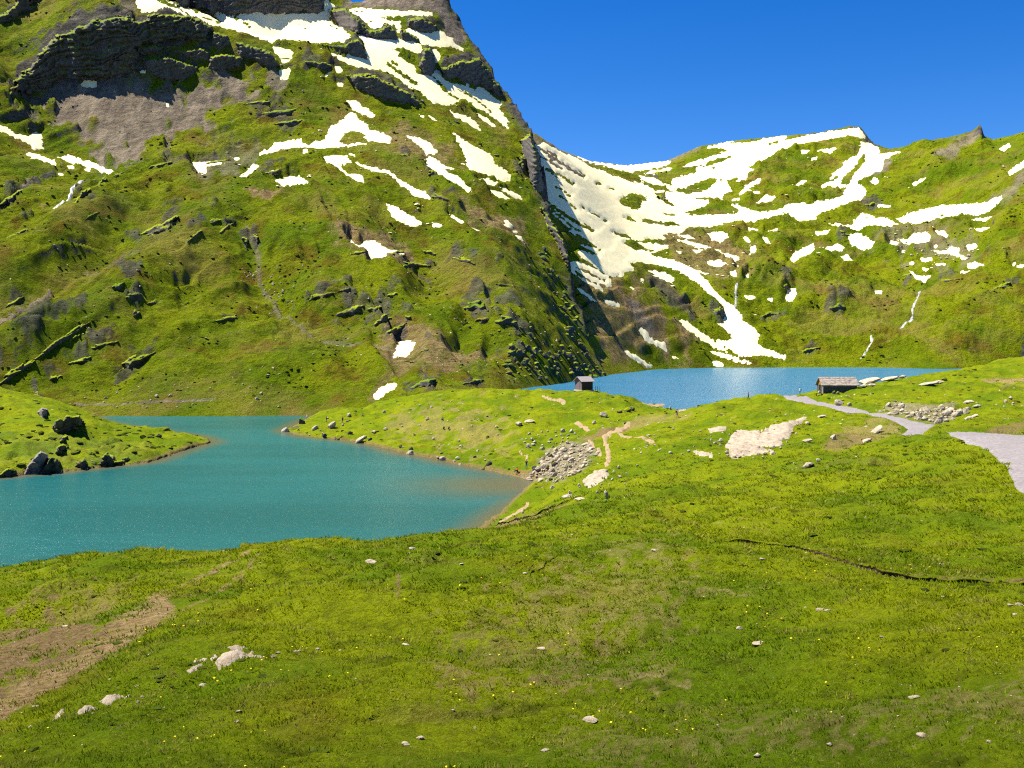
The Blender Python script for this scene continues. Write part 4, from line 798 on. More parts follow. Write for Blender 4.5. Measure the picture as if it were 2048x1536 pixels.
def trail(L_, s, w, label, mat=DIRT, name='trail', rise=.06, top=.10, kind='structure', cat='trail', rag=.28):
    l = zp(s); P = np.asarray(l); m = w + 8
    k = (L_.PX > P[:, 0].min() - m) & (L_.PX < P[:, 0].max() + m) & (L_.PY > P[:, 1].min() - m) & (L_.PY < P[:, 1].max() + m) & L_.vis
    sd = w / 2 - line_d(L_.PX[k], L_.PY[k], l) + rag * w * fbm(L_.PX[k] / 9, L_.PY[k] / 5, 3, 23)
    return drape(L_, k, sd, name, mat, rise, top, .12, kind=kind, label=label, cat=cat)
trail(N, 'P 1246,789 1270,797 1300,808 1340,819 1368,824', 7, 'sandy footpath running down the bank to the upper lake')
trail(N, 'P 1256,849 1242,859 1228,868 1208,876 1214,898 1217,915 1212,932', 9, 'stony footpath climbing from the boulder field')
trail(N, 'P 1150,848 1170,856 1187,864', 5, 'short bare footpath above the boulder field')
trail(N, 'P 1228,868 1250,876 1280,884 1310,890', 4, 'thin bare footpath along the lawn behind the boulders')
trail(N, 'P 1178,886 1190,900 1200,912', 6, 'short gravelly footpath beside the boulder field')
trail(N, 'P 1085,797 1105,802 1130,804', 3.5, 'little bare strip of earth in front of the small hut')
trail(N, 'P 1040,905 1055,915 1052,928', 4, 'thin bare track dropping to the lake shore')
trail(N, 'P 1000,1045 1030,1028 1052,1008 1056,1000', 6, 'pale bare bank beside the near lake shore')
for s, w, lb in (('D 1388,1115 1385,1160 1380,1200 1362,1240 1345,1270 1338,1330 1300,1360 1268,1388', 3.4, 'long white waterfall running down the green slope from the forked snow'),
                 ('C 1385,1098 1378,1130 1382,1170 1378,1212', 3.6, 'short white cascade beside the foot of the huge snowfield'),
                 ('H 1003,28 1017,55 985,85 960,108 935,132', 2.8, 'lowest white stretch of the brook above the upper lake')):
    trail(FL, s, w, lb, STREAM, 'waterfall', .25, .9, None, 'waterfall', .42)
trail(M, 'A 640,1042 575,1058 540,1090 500,1125 455,1165 430,1190 405,1240 365,1280 315,1312', 5.0, 'white mountain brook tumbling from the snow strip in a dark gully', STREAM, 'brook', .20, .8, None, 'brook')

# ------------------------------------------------------------------ the lakes
def lake(name, label, x0, x1, y0, y1, z, poly, mat, shoal_w, near=None):
    nx, ny = 260, 200
    gx, gy = np.meshgrid(np.linspace(x0, x1, nx), np.geomspace(y0, y1, ny), indexing='ij')
    sh = np.zeros(gx.shape)
    if poly is not None:
        sd = poly_sd(gx, gy, poly); sh = np.maximum(1 - sstep(sd, -2, shoal_w), .95 * np.exp(-((gx - 4) / 20) ** 2 - ((gy - 164) / 15) ** 2))
    ok = None if near is None else gy > np.interp(CX + F * gx / gy, *near)
    return link(name, grid_mesh(name, np.stack([gx, gy, np.full(gx.shape, z)], -1), ok, {'shoal': sh}), mat, kind='structure', label=label, cat='lake')
k = 0
shoal_poly = [p for p in LAKE_L]
lake('lake', 'turquoise lower lake between the meadow and the mountain', -160, 60, 85, 330, ZL, shoal_poly, WATER_L, 7.0)
lake('lake', 'blue upper lake behind the small hut and the stone hut', -40, 420, 228, 640, ZU, None, WATER_U, 5.0, ([900, 1000, 1170, 1250, 1370, 1450, 1560, 1700, 2100], [345, 330, 288, 270, 238, 236, 240, 255, 285]))

# ------------------------------------------------------------------ rocks
def rock_shape(name, seed, cuts=9, sub=2, strat=0.0, flat=1.0):
    r = random.Random(seed); bm = bmesh.new(); bmesh.ops.create_icosphere(bm, subdivisions=sub, radius=1.0)
    planes = []
    for i in range(cuts):
        d = Vector((r.gauss(0, 1), r.gauss(0, 1), r.gauss(0, .8))).normalized(); planes.append((d, r.uniform(.52, .86)))
    for v in bm.verts:
        for d, k in planes:
            e = v.co.dot(d) - k
            if e > 0: v.co -= d * e
        n = mnoise.fractal(v.co * 1.7 + Vector((seed, 0, 0)), 1.0, 2.0, 4)
        v.co *= 1 + .06 * n
        if strat:
            q = v.co.z * 3.1 + .4 * v.co.x + seed; v.co.x *= 1 + strat * (q - math.floor(q) - .5); v.co.y *= 1 + strat * (q - math.floor(q) - .5)
        v.co.z *= flat
    me = bpy.data.meshes.new(name); bm.to_mesh(me); bm.free(); return me
PALE = [rock_shape('boulder', i, 15) for i in range(14)]
GSLAB = [rock_shape('slab', 60 + i, 8, 3, .18, .9) for i in range(4)]
SLAB = [rock_shape('slab', 40 + i, 7, 2, .1, .8) for i in range(8)]
CRAG = [rock_shape('crag', 80 + i, 12, 2, .22) for i in range(10)]
for m in PALE + SLAB: m.materials.append(ROCK_B)
for m in CRAG: m.materials.append(ROCK_D)
for m in GSLAB: m.materials.append(ROCK_G)
DPALE = [m.copy() for m in PALE[:8]]
for m in DPALE: m.materials.clear(); m.materials.append(ROCK_D)
rr = random.Random(5)
def put_rock(L_, px, py, w, h, label, name='boulder', cat='boulder', group=None, pool=PALE, tilt=None, sink=.25, deep=.85, yaw=None):
    """a rock whose outline is about w x h photograph pixels, seated on the ground at (px, py)"""
    p = L_.hit(px, py + h * .35); s = p.y / F
    o = link(name, rr.choice(pool), label=label, cat=cat, group=group)
    sx, sz = w * s * .56, h * s * .60
    o.scale = (sx, max(sx * deep, sz * .6), sz)
    o.location = (p.x, p.y + o.scale[1] * .4, p.z + sz * (1 - sink * 2))
    o.rotation_euler = (rr.uniform(-.12, .12), -R(tilt) if tilt is not None else rr.uniform(-.2, .2), rr.uniform(-.35, .35) if yaw is None else yaw)
    return o
def in_poly(poly, n, gap=5.0):
    P = np.asarray(poly); out = []; t = 0
    while len(out) < n and t < n * 60:
        t += 1; x, y = rr.uniform(P[:, 0].min(), P[:, 0].max()), rr.uniform(P[:, 1].min(), P[:, 1].max())
        if poly_sd(np.array([x]), np.array([y]), poly)[0] > 0 and all((x - a) ** 2 + ((y - b) * 1.5) ** 2 > gap * gap for a, b in out): out.append((x, y))
    return sorted(out, key=lambda q: q[1])
def cluster(L_, poly, n, lo, hi, label, group, gap=5.0, **kw):
    for x, y in in_poly(zp(poly), n, gap):
        w = lo + (hi - lo) * rr.random() ** 2.0; put_rock(L_, x, y, w, w * rr.uniform(.55, .95), label, group=group, **kw)
cluster(N, 'P 1052,958 1072,928 1098,905 1130,890 1180,888 1198,905 1172,932 1150,950 1110,964', 150, 5, 17, 'pale angular boulder heaped in the boulder field by the lower lake', 'boulders of the boulder field', 4.6, sink=.34, pool=PALE + SLAB + PALE + DPALE[:4])
cluster(N, 'P 1040,890 1045,868 1100,858 1150,862 1165,880 1110,892 1070,905', 30, 5, 13, 'pale boulder scattered on the grass above the boulder field', 'boulders above the boulder field', 8)
cluster(N, 'H 1050,490 1090,455 1160,425 1200,420 1260,470 1400,470 1500,455 1580,470 1680,465 1600,520 1560,545 1450,560 1350,545 1200,515', 56, 5, 21, 'pale boulder lining the upper edge of the gravel path', 'boulders lining the gravel path', 7, sink=.36)
cluster(N, 'H -100,680 -20,640 100,640 300,620 420,590 560,545 610,555 560,610 470,680 400,770 250,800 60,815 -50,790', 46, 5, 12, 'pale boulder around the broad limestone slab', 'boulders around the limestone slab', 9)
cluster(N, 'P 562,860 600,842 660,850 720,868 770,888 700,885 640,880 590,874', 20, 4, 24, 'tilted shore rock on the tip of the isthmus', 'shore rocks of the isthmus', 7, tilt=35, pool=SLAB + DPALE, name='shore_rock', cat='rock')
cluster(N, 'P 740,880 830,892 960,915 1050,940 1040,958 940,942 820,912', 18, 4, 17, 'low rock along the waterline of the isthmus', 'waterline rocks of the isthmus', 8, pool=SLAB + DPALE, name='shore_rock', cat='rock')
cluster(N, 'P 600,845 700,818 900,800 1010,815 1000,870 900,905 800,885 700,865', 30, 4, 10, 'small pale stone lying on the grass of the isthmus', 'stones on the isthmus', 14, name='stone', cat='stone')
cluster(N, 'P 1190,935 1240,930 1300,880 1250,985 1200,1015 1120,1000', 24, 4, 10, 'small pale stone on the bank above the near lake shore', 'stones on the near bank', 10, name='stone', cat='stone')
cluster(N, 'P 1280,860 1400,850 1440,880 1400,910 1300,905', 16, 4, 9, 'small pale stone on the lawn between footpath and slab', 'stones on the lawn', 12, name='stone', cat='stone')
one = lambda x, y, w, h, label, **kw: put_rock(N, x, y, w, h, label, **kw)
one(1616, 931, 26, 16, 'single long boulder alone in the meadow below the slab', tilt=25, pool=SLAB)
one(1637, 921, 10, 8, 'small stone beside the single long boulder', name='stone', cat='stone')
one(1752, 862, 34, 9, 'narrow pale rock rib standing out of the stony turf', tilt=38, pool=SLAB, name='rock_rib', cat='rock')
one(1735, 882, 24, 9, 'low pale rock below the narrow rock rib', tilt=20, pool=SLAB, name='rock_rib', cat='rock')
one(1668, 875, 15, 12, 'pale pointed rock above the brown earth patch', tilt=40, pool=SLAB, name='rock_rib', cat='rock')
one(1616, 882, 24, 8, 'flat pale rock in the grass right of the slab', tilt=12, pool=SLAB, name='rock_rib', cat='rock')
one(1644, 833, 20, 7, 'flat pale rock in the grass below the gravel path', tilt=6, pool=SLAB, name='rock_rib', cat='rock')
one(1679, 806, 26, 14, 'rounded pale boulder below the stone hut at the path edge')
one(1700, 809, 10, 8, 'small pale stone beside the boulder below the stone hut', name='stone', cat='stone')
for x, y, w in ((1670, 785, 9), (1676, 786, 9)): one(x, y, w, 7, 'dark block lying in front of the stone hut', pool=DPALE, group='dark blocks by the stone hut', name='stone', cat='stone')
for x, y, w, h, t in ((1742, 762, 52, 12, 14), (1782, 755, 40, 9, 10), (1728, 772, 22, 9, 5), (1745, 770, 14, 9, 0), (1806, 751, 16, 8, 5)):
    one(x, y, w, h, 'pale rock of the low ledge right of the stone hut', pool=SLAB, tilt=t, group='rocks of the ledge by the stone hut', name='ledge_rock', cat='rock')
for x, y, w, h in ((1860, 767, 44, 7), (1880, 764, 22, 9)): one(x, y, w, h, 'flat pale rock on the lawn above the gravel path', pool=SLAB, tilt=8, group='flat rocks on the upper lawn', name='ledge_rock', cat='rock')
one(1890, 758, 13, 7, 'dark rock crowning the flat rock on the lawn', pool=DPALE)
for x, y, w in ((2022, 796, 10), (2012, 802, 8), (2027, 806, 6), (2008, 813, 5)): one(x, y, w, w * .9, 'pale stone in the small group on the upper lawn', group='stone group on the upper lawn', name='stone', cat='stone')
for x, y, w, t in ((1937, 836, 14, 25), (1950, 832, 14, 25), (1940, 803, 18, 5), (1955, 812, 16, 5)): one(x, y, w, 7, 'long pale stone right of the path boulders', tilt=t, group='long stones by the path', pool=SLAB, name='stone', cat='stone')
one(1207, 830, 22, 12, 'boulder with a dark underside on the isthmus lawn')
for x, y, w in ((1240, 823, 14), (1255, 820, 20), (1265, 818, 12)): one(x, y, w, 10, 'dark boulder in the short row on the isthmus lawn', pool=DPALE, group='dark boulder row on the isthmus')
one(1189, 845, 11, 8, 'small boulder left of the one with the dark underside')
one(1038, 848, 16, 9, 'white boulder on the lawn before the small hut', tilt=5)
one(1060, 842, 22, 7, 'flat grey boulder on the lawn before the small hut', pool=SLAB, tilt=10)
one(1162, 998, 26, 7, 'curved pale rock over the eroded bank', pool=SLAB, tilt=6, name='ledge_rock', cat='rock')
one(1135, 993, 22, 8, 'pale rock at the end of the eroded bank', pool=SLAB, tilt=8, name='ledge_rock', cat='rock')
one(1213, 990, 9, 22, 'narrow upright pale rock on the near bank', pool=SLAB, tilt=20, name='ledge_rock', cat='rock')
for x, y, w in ((1105, 975, 12), (1158, 970, 8), (1140, 985, 8), (1045, 1025, 8)): one(x, y, w, 8, 'single stone near the lake corner', group='stones near the lake corner', name='stone', cat='stone', tilt=30)
# the left peninsula
ZOOM['L'] = (0, 780, .12695)
for s_, lb, mt, i_ in (('L 810,610 860,500 930,430 1000,470 1050,395 1150,420 1250,395 1320,490 1290,560 1190,580 1270,650 1120,640 1060,670 900,680', 'dark jagged crag on top of the left peninsula', ROCK_D, 1), ('L 590,350 660,280 760,300 740,380 690,450 620,400', 'small pale and dark crag behind the jagged one', ROCK_G, 3),
                       ('L 380,1345 430,1200 520,1080 640,960 740,1010 780,1080 700,1180 620,1290 560,1350', 'big slanted grey slab standing at the peninsula waterline', ROCK_G, 5), ('L 700,1190 800,1050 900,1080 950,1130 900,1290 640,1325', 'dark rock standing for the shaded side of the big slanted slab', ROCK_D, 7),  # slab's shaded side put into a darker rock colour
                       ('L 900,900 1000,850 1080,890 980,960 1000,1020 860,1000', 'dark ledge in the peninsula slope', ROCK_D, 9), ('L 1180,1200 1250,1100 1340,1090 1400,1190 1500,1200 1300,1240', 'dark rock step above the peninsula waterline', ROCK_D, 11), ('L 1560,1180 1600,1060 1680,980 1760,1050 1800,1110 1960,1110 1980,1160 1750,1180', 'dark notched rock at the end of the peninsula bank', ROCK_D, 13), ('L -20,1350 100,1240 240,1250 270,1330 100,1365', 'dark bank rock at the left end of the peninsula', ROCK_D, 15), ('L 940,820 980,740 1060,720 1040,790 990,820', 'small dark crag under the jagged one', ROCK_D, 17)):
    rock_face(zp(s_), lb, mt, .45, 1.6, -.1, .9, 'crag', i_, N, 2.6, 'crag')
for x, y, w, h in ((125, 875, 22, 14), (130, 895, 18, 12), (85, 822, 22, 18), (160, 925, 40, 22), (215, 915, 44, 26), (190, 925, 22, 18), (20, 940, 34, 16), (150, 902, 30, 12), (250, 918, 26, 12), (180, 905, 26, 10)):
    one(x, y, w * .75, h * .7, 'dark rock on the slope of the left peninsula', pool=CRAG, sink=.4, name='crag', cat='crag', group='dark rocks of the peninsula', tilt=20)
for x, y in ((318, 872), (332, 858)): one(x, y, 15, 8, 'dark boulder on the tongue of the peninsula', pool=DPALE, group='boulders on the peninsula tongue', tilt=20)
# slabs of bedrock flush with the turf
ZOOM['K'] = (0, 1086, .293)
def bedrock(s, label, top=.22, group=None, rise=.03):
    pp = zp(s); P = np.asarray(pp)
    k = (N.PX > P[:, 0].min() - 9) & (N.PX < P[:, 0].max() + 9) & (N.PY > P[:, 1].min() - 9) & (N.PY < P[:, 1].max() + 9) & N.vis
    sd = poly_sd(N.PX[k], N.PY[k], pp) + 2.2 * fbm(N.PX[k] / 7, N.PY[k] / 4, 4, 29)
    return drape(N, k, sd, 'rock_slab', ROCK_P, rise, top, .10, label=label, cat='rock', group=group)
bedrock('H 10,700 60,670 140,650 260,650 330,630 400,615 440,590 520,560 580,545 570,560 500,600 470,630 450,650 390,690 400,720 380,740 300,745 230,750 290,760 380,765 350,775 250,780 150,790 50,805 30,780 10,740', 'broad pale limestone slab in the middle of the meadow', .3, rise=.05)
bedrock('G 1420,620 1480,600 1520,590 1545,620 1500,655 1440,655', 'small pale limestone slab left of the broad one', .3, rise=.05)
bedrock('G 1300,760 1350,765 1450,785 1455,800 1380,800', 'narrow pale slab strip in front of the limestone slab', .3, rise=.05)
bedrock('G 560,990 600,955 640,910 720,890 745,930 690,970 640,1000 580,1000', 'pale bare slab beside the footpath on the near bank', .3, rise=.05)
for s, lb in (('K 1465,920 1530,885 1600,865 1680,870 1740,840 1790,845 1815,880 1770,890 1700,890 1620,920 1560,945 1490,950', 'largest pinkish slab in the foreground turf'),
              ('K 1550,800 1610,770 1660,765 1700,765 1700,790 1650,800 1640,835 1595,835 1590,810', 'notched pinkish slab just above the largest foreground slab'),
              ('K 1430,860 1470,830 1515,845 1480,870 1440,885', 'small pinkish slab left of the notched one'),
              ('K 1315,890 1370,850 1415,845 1410,865 1330,905', 'narrow slanting slab left of the largest foreground slab'),
              ('K 1270,990 1330,940 1390,920 1380,940 1290,1000', 'thin slab sliver below the narrow slanting slab'),
              ('K 675,1190 730,1150 800,1140 885,1130 880,1140 810,1155 790,1180 720,1205', 'pinkish slab with a pointed tail on the slope by the dirt track'),
              ('K 525,1290 560,1235 610,1215 670,1225 600,1265 530,1305', 'pinkish slab downhill of the one with the pointed tail'),
              ('K 345,1280 390,1235 440,1205 445,1225 370,1280', 'thin slanting slab between two turf steps by the dirt track'),
              ('K 175,1300 240,1290 275,1310 235,1330', 'small pale slab with a dark side near the dirt track'),
              ('K 135,1385 185,1350 197,1360 150,1392', 'tiny slanting slab below the one with the dark side'),
              ('K 1635,865 1700,830 1735,808 1725,840 1655,870', 'thin pale slab lying against the largest foreground slab')):
    bedrock(s, lb, .09, rise=.015)
for x, y, w, h in ((545, 1312, 16, 12), (556, 1305, 12, 9), (592, 1303, 10, 9), (598, 1302, 9, 8), (275, 1403, 8, 10), (285, 1393, 8, 8), (185, 1427, 7, 6), (475, 1423, 16, 8), (473, 1442, 11, 10), (405, 1370, 14, 7), (128, 1252, 12, 5), (70, 1412, 12, 5)):
    one(x, y, w, h * .7, 'small pale stone near the foreground slabs', pool=SLAB, sink=.36, group='stones near the foreground slabs', name='stone', cat='stone')
for x, y, w, h in ((742, 1122, 24, 12), (825, 1097, 14, 8), (818, 1107, 7, 6), (922, 1128, 10, 7), (1050, 1146, 9, 6), (635, 1298, 10, 8), (812, 1289, 15, 6), (1085, 1297, 20, 6), (1182, 1440, 28, 11), (840, 1475, 16, 12), (812, 1487, 16, 12), (1480, 1256, 12, 13), (1520, 1287, 26, 6),
                   (1764, 1273, 9, 7), (1830, 1395, 22, 9), (1883, 1128, 12, 5), (1897, 1126, 6, 5), (2022, 1210, 14, 8), (2040, 1208, 14, 10), (2030, 1228, 8, 5), (1886, 1193, 8, 4), (1310, 1100, 12, 7), (1655, 1220, 12, 7), (1640, 1218, 16, 7), (1090, 1500, 16, 8), (1845, 1470, 18, 11), (1660, 1488, 12, 12), (1515, 1510, 14, 16), (1980, 1483, 10, 9), (1525, 1118, 14, 6), (680, 1300, 6, 5), (905, 1420, 8, 6), (950, 1455, 7, 6)):
    one(x, y, w * 1.1, h * .75, 'pale stone half sunk in the meadow turf', pool=SLAB, sink=.36, group='stones in the meadow turf', name='stone', cat='stone')
# crags and boulders of the mountain
def crag_face(L_, x, y, w, h, t, lb):
    return rock_face(crag_poly(x, y, w * .82, h * .52, t), lb, ROCK_D, .7, 1.6, .25, 1.2, 'crag', rr.randrange(200), L_, 1.0, 'crag')
for x, y, w, h, t, lb in CRAGS_M:
    crag_face(M, x, y, w, h, t, lb)
cluster(M, 'P 990,735 1030,700 1090,690 1150,690 1190,712 1212,748 1195,757 1120,760 1040,756', 85, 7, 17, 'dark boulder in the rock tumble at the corner of the upper lake', 'boulders of the rock tumble', 7, pool=DPALE + CRAG, name='tumbled_rock', cat='rock')
cluster(M, 'P 900,640 1000,600 1060,640 1100,690 1000,690 920,680', 26, 5, 12, 'dark boulder on the slope above the rock tumble', 'boulders above the rock tumble', 14, pool=DPALE + CRAG, name='tumbled_rock', cat='rock')
cluster(M, 'P 1080,470 1120,560 1150,620 1185,720 1140,690 1110,600 1075,500', 40, 7, 18, 'dark rock on the right hand edge of the mountain', 'rocks on the mountain edge', 8, pool=CRAG, name='edge_rock', cat='rock')
cluster(M, 'P 150,785 300,770 440,760 560,720 540,800 400,815 200,815', 34, 4, 9, 'pale stone on the grass above the far shore of the lower lake', 'stones above the far shore', 14, name='stone', cat='stone')
cluster(M, 'P 480,540 560,540 590,610 540,600', 22, 4, 8, 'pale stone in the small stone run of the mountain', 'stones of the stone run', 7, name='stone', cat='stone')
cluster(FL, 'D 1180,790 1400,870 1650,860 1750,900 1700,960 1400,930 1250,900', 30, 4, 9, 'grey stone among the snow patches of the right hand slope', 'stones of the right hand slope', 8, name='stone', cat='stone')
for x, y, w, h, t, lb in CRAGS_F:
    crag_face(FL, x, y, w, h, t, lb)

# ------------------------------------------------------------------ huts
BOX_F = [(0, 3, 2, 1), (4, 5, 6, 7), (0, 1, 5, 4), (1, 2, 6, 5), (2, 3, 7, 6), (3, 0, 4, 7)]
class MB:
    def __init__(s): s.v = []; s.f = []
    def hexa(s, c):
        n = len(s.v); s.v += [tuple(p) for p in c]; s.f += [tuple(n + i for i in q) for q in BOX_F]; return s
    def box(s, x0, x1, y0, y1, z0, z1): return s.hexa([(x0, y0, z0), (x1, y0, z0), (x1, y1, z0), (x0, y1, z0), (x0, y0, z1), (x1, y0, z1), (x1, y1, z1), (x0, y1, z1)])
    def build(s, name, mat, parent=None, bevel=.0, **tags):
        me = bpy.data.meshes.new(name); me.from_pydata(s.v, [], s.f); me.update()
        bm = bmesh.new(); bm.from_mesh(me); bmesh.ops.recalc_face_normals(bm, faces=bm.faces)
        if bevel: bmesh.ops.bevel(bm, geom=list(bm.edges), offset=bevel, segments=1, affect='EDGES')
        bm.to_mesh(me); bm.free(); return link(name, me, mat, parent, **tags)
def empty(name, loc, rz, label, cat, group=None):
    o = bpy.data.objects.new(name, None); COL.objects.link(o); o.location = loc; o.rotation_euler = (0, 0, rz); o['label'] = label; o['category'] = cat
    if group: o['group'] = group
    return o
WALLST = plain('dry_stone_wall', (.13, .118, .11), .95, .1, .6, 3.0)
SLATE = plain('stone_roof_slab', (.34, .29, .25), .9, .15, .55, 1.6)
WOODD = plain('weathered_wood', (.07, .047, .036), .9, .1, .4, 5.0)
DARKIN = plain('dark_door_wood', (.035, .025, .022), .9, .1, .3, 5.0)
ORANGE = plain('warm_gable_boards', (.34, .19, .055), .85, .1, .35, 4.0)
CONC = plain('concrete_and_lit_corner', (.50, .45, .37), .9, .1, .2, 3.0)
LITGABLE = plain('lit_gable_boards', (.21, .16, .18), .85, .1, .25, 4.0)  # sunlit gable's lighter tone put into the board colour
TIN = plain('grey_sheet_roof', (.30, .265, .27), .55, .3, .15, 2.0)
# stone hut by the gravel path
p = N.hit(1646, 787); Lh, Dh, Hh, Rh = 7.5, 4.3, 1.85, 1.5
hut = empty('stone_hut', (p.x, p.y, p.z), 0, 'low stone hut with slab roof beside the gravel path', 'hut')
gz = min(N.height(p.x + a, p.y + b) for a in (0, Lh) for b in (0, Dh)) - p.z - .5
m = MB(); t = .45
m.box(0, Lh, 0, t, gz, Hh); m.box(0, Lh, Dh - t, Dh, gz, Hh); m.box(Lh - t, Lh, t, Dh - t, gz, Hh)
m.box(0, t, t, 1.7, gz, Hh); m.box(0, t, 2.75, Dh - t, gz, Hh); m.box(0, t, 1.7, 2.75, 1.75, Hh)
wall = m.build('wall', WALLST, hut, .02)
# courses of squared stones set proud of the wall
vr = random.Random(3); stone_meshes = []
for i in range(5):
    q = MB(); q.box(-.5, .5, -.06, .06, -.5, .5); o = q.build('stone', WALLST, wall, .08); stone_meshes.append(o.data); bpy.data.objects.remove(o)
zrow = -.1
while zrow < Hh - .2:
    hrow = vr.uniform(.24, .36); x = .05 + vr.uniform(0, .2)
    while x < Lh - .3:
        wst = vr.uniform(.45, .95); wst = min(wst, Lh - .05 - x)
        o = link('stone', vr.choice(stone_meshes), parent=wall); o.location = (x + wst / 2, vr.uniform(-.01, .02), zrow + hrow / 2); o.scale = (wst * .94, 1, hrow * .92); x += wst
    zrow += hrow
for s_ in (0, Lh - .3):
    q = MB(); n = len(q.v)
    q.v += [(s_, .1, Hh), (s_ + .3, .1, Hh), (s_, Dh - .1, Hh), (s_ + .3, Dh - .1, Hh), (s_, Dh / 2, Hh + Rh - .12), (s_ + .3, Dh / 2, Hh + Rh - .12)]
    q.f += [(0, 2, 4), (1, 5, 3), (0, 4, 5, 1), (2, 3, 5, 4), (0, 1, 3, 2)]
    q.build('gable', ORANGE if s_ == 0 else WALLST, hut)
q = MB(); q.box(.12, .2, 1.72, 2.73, -.1, 1.74); d_ = q.build('door', DARKIN, hut); q = MB(); q.box(.08, .12, 1.82, 1.90, .85, 1.0); q.build('handle', TIN, d_)
q = MB(); q.box(-.06, .12, -.08, .16, -.3, Hh); q.build('lit_corner', CONC, hut, .02)  # pale strip puts the sunlit wall corner into the colour
q = MB(); sl = Rh / (Dh / 2)
q.hexa([(-.35, -.35, Hh - .35 * sl + .02), (Lh + .35, -.35, Hh - .35 * sl + .02), (Lh + .35, Dh / 2, Hh + Rh + .02), (-.35, Dh / 2, Hh + Rh + .02), (-.35, -.35, Hh - .35 * sl + .14), (Lh + .35, -.35, Hh - .35 * sl + .14), (Lh + .35, Dh / 2, Hh + Rh + .14), (-.35, Dh / 2, Hh + Rh + .14)])
q.hexa([(-.35, Dh + .35, Hh - .35 * sl + .02), (Lh + .35, Dh + .35, Hh - .35 * sl + .02), (Lh + .35, Dh / 2 + .01, Hh + Rh + .02), (-.35, Dh / 2 + .01, Hh + Rh + .02), (-.35, Dh + .35, Hh - .35 * sl + .14), (Lh + .35, Dh + .35, Hh - .35 * sl + .14), (Lh + .35, Dh / 2 + .01, Hh + Rh + .14), (-.35, Dh / 2 + .01, Hh + Rh + .14)])
roof = q.build('roof', SLATE, hut)
for r_ in range(4):
    y0 = -.38 + r_ * .68; x = -.4
    while x < Lh + .3:
        wst = min(vr.uniform(.6, 1.15), Lh + .42 - x); y1 = min(y0 + .78, Dh / 2 + .02); a = Hh + y0 * sl + .16 + vr.uniform(0, .04); b_ = Hh + y1 * sl + .15
        q = MB(); q.hexa([(x, y0, a - .02), (x + wst - .03, y0, a - .02), (x + wst - .03, y1, b_ - .02), (x, y1, b_ - .02), (x, y0, a + .07), (x + wst - .03, y0, a + .07), (x + wst - .03, y1, b_ + .05), (x, y1, b_ + .05)])
        q.build('slab', SLATE, roof); x += wst
q = MB(); q.box(-1.4, -.2, .9, 1.3, .38, .44); q.box(-1.3, -1.2, .95, 1.25, gz, .38); q.box(-.4, -.3, .95, 1.25, gz, .38)
bench_p = N.height(p.x - .8, p.y + 1.1) - p.z
bn = empty('bench', (p.x - 1.0, p.y - .5, N.height(p.x - 1.0, p.y - .5)), 0, 'plain wooden bench at the gable end of the stone hut', 'bench')
for nm, b6 in (('seat', (-.7, .7, -.2, .2, .40, .46)), ('leg', (-.62, -.52, -.18, .18, -.2, .40)), ('leg', (.52, .62, -.18, .18, -.2, .40))):
    q = MB(); q.box(*b6); q.build(nm, WOODD, bn, .008)
# small hut on the isthmus
p2 = N.hit(1164, 781); th = R(30)
h2 = empty('boat_hut', (p2.x, p2.y, p2.z), th, 'small dark hut with a pale tin roof on the isthmus', 'hut')
W2, D2, H2, R2 = 3.5, 3.4, 2.55, 1.05
q = MB(); q.box(-.25, W2 + .25, -.25, D2 + .2, -1.4, .12); q.build('foundation', CONC, h2, .02)
q = MB(); q.box(0, W2, 0, .12, .12, H2); q.box(0, W2, D2 - .12, D2, .12, H2); q.box(W2 - .12, W2, .12, D2 - .12, .12, H2); wl = q.build('wall', WOODD, h2)  # front wall's shade put into the darker wood colour
for i in range(12):
    q = MB(); x0 = i * W2 / 12; q.box(x0 + .01, x0 + W2 / 12 - .01, -.03, .0, .14, H2 - .02); q.build('board', WOODD, wl)
q = MB(); q.v += [(0, .12, .12), (.1, .12, .12), (0, D2 - .12, .12), (.1, D2 - .12, .12), (0, .12, H2), (.1, .12, H2), (0, D2 - .12, H2), (.1, D2 - .12, H2), (0, D2 / 2, H2 + R2 - .1), (.1, D2 / 2, H2 + R2 - .1)]
q.f += [(0, 2, 6, 8, 4), (1, 5, 9, 7, 3), (0, 4, 5, 1), (2, 3, 7, 6), (4, 8, 9, 5), (8, 6, 7, 9), (0, 1, 3, 2)]
gb = q.build('gable_wall', LITGABLE, h2)
for i in range(9):
    y0 = .14 + i * (D2 - .28) / 9; y1 = y0 + (D2 - .28) / 9 - .02; ym = (y0 + y1) / 2; zt = H2 + R2 * (1 - abs(ym - D2 / 2) / (D2 / 2)) - .18
    q = MB(); q.box(-.03, -.002, y0, y1, .14, zt); q.build('board', LITGABLE, gb)
q = MB(); q.box(-.07, -.032, 1.15, 2.1, .14, 2.05); dd = q.build('door', LITGABLE, h2); q = MB(); q.box(-.11, -.07, 1.95, 2.03, 1.0, 1.1); q.build('handle', TIN, dd)
q = MB(); s2 = R2 / (D2 / 2); o_ = .45
for sg in (0, 1):
    ya, yb = (-o_, D2 / 2) if sg == 0 else (D2 + o_, D2 / 2 + .005); za = H2 - o_ * s2 + .03; zb = H2 + R2 + .03
    q.hexa([(-.5, ya, za), (W2 + .4, ya, za), (W2 + .4, yb, zb), (-.5, yb, zb), (-.5, ya, za + .09), (W2 + .4, ya, za + .09), (W2 + .4, yb, zb + .09), (-.5, yb, zb + .09)])
rf = q.build('roof', TIN, h2)
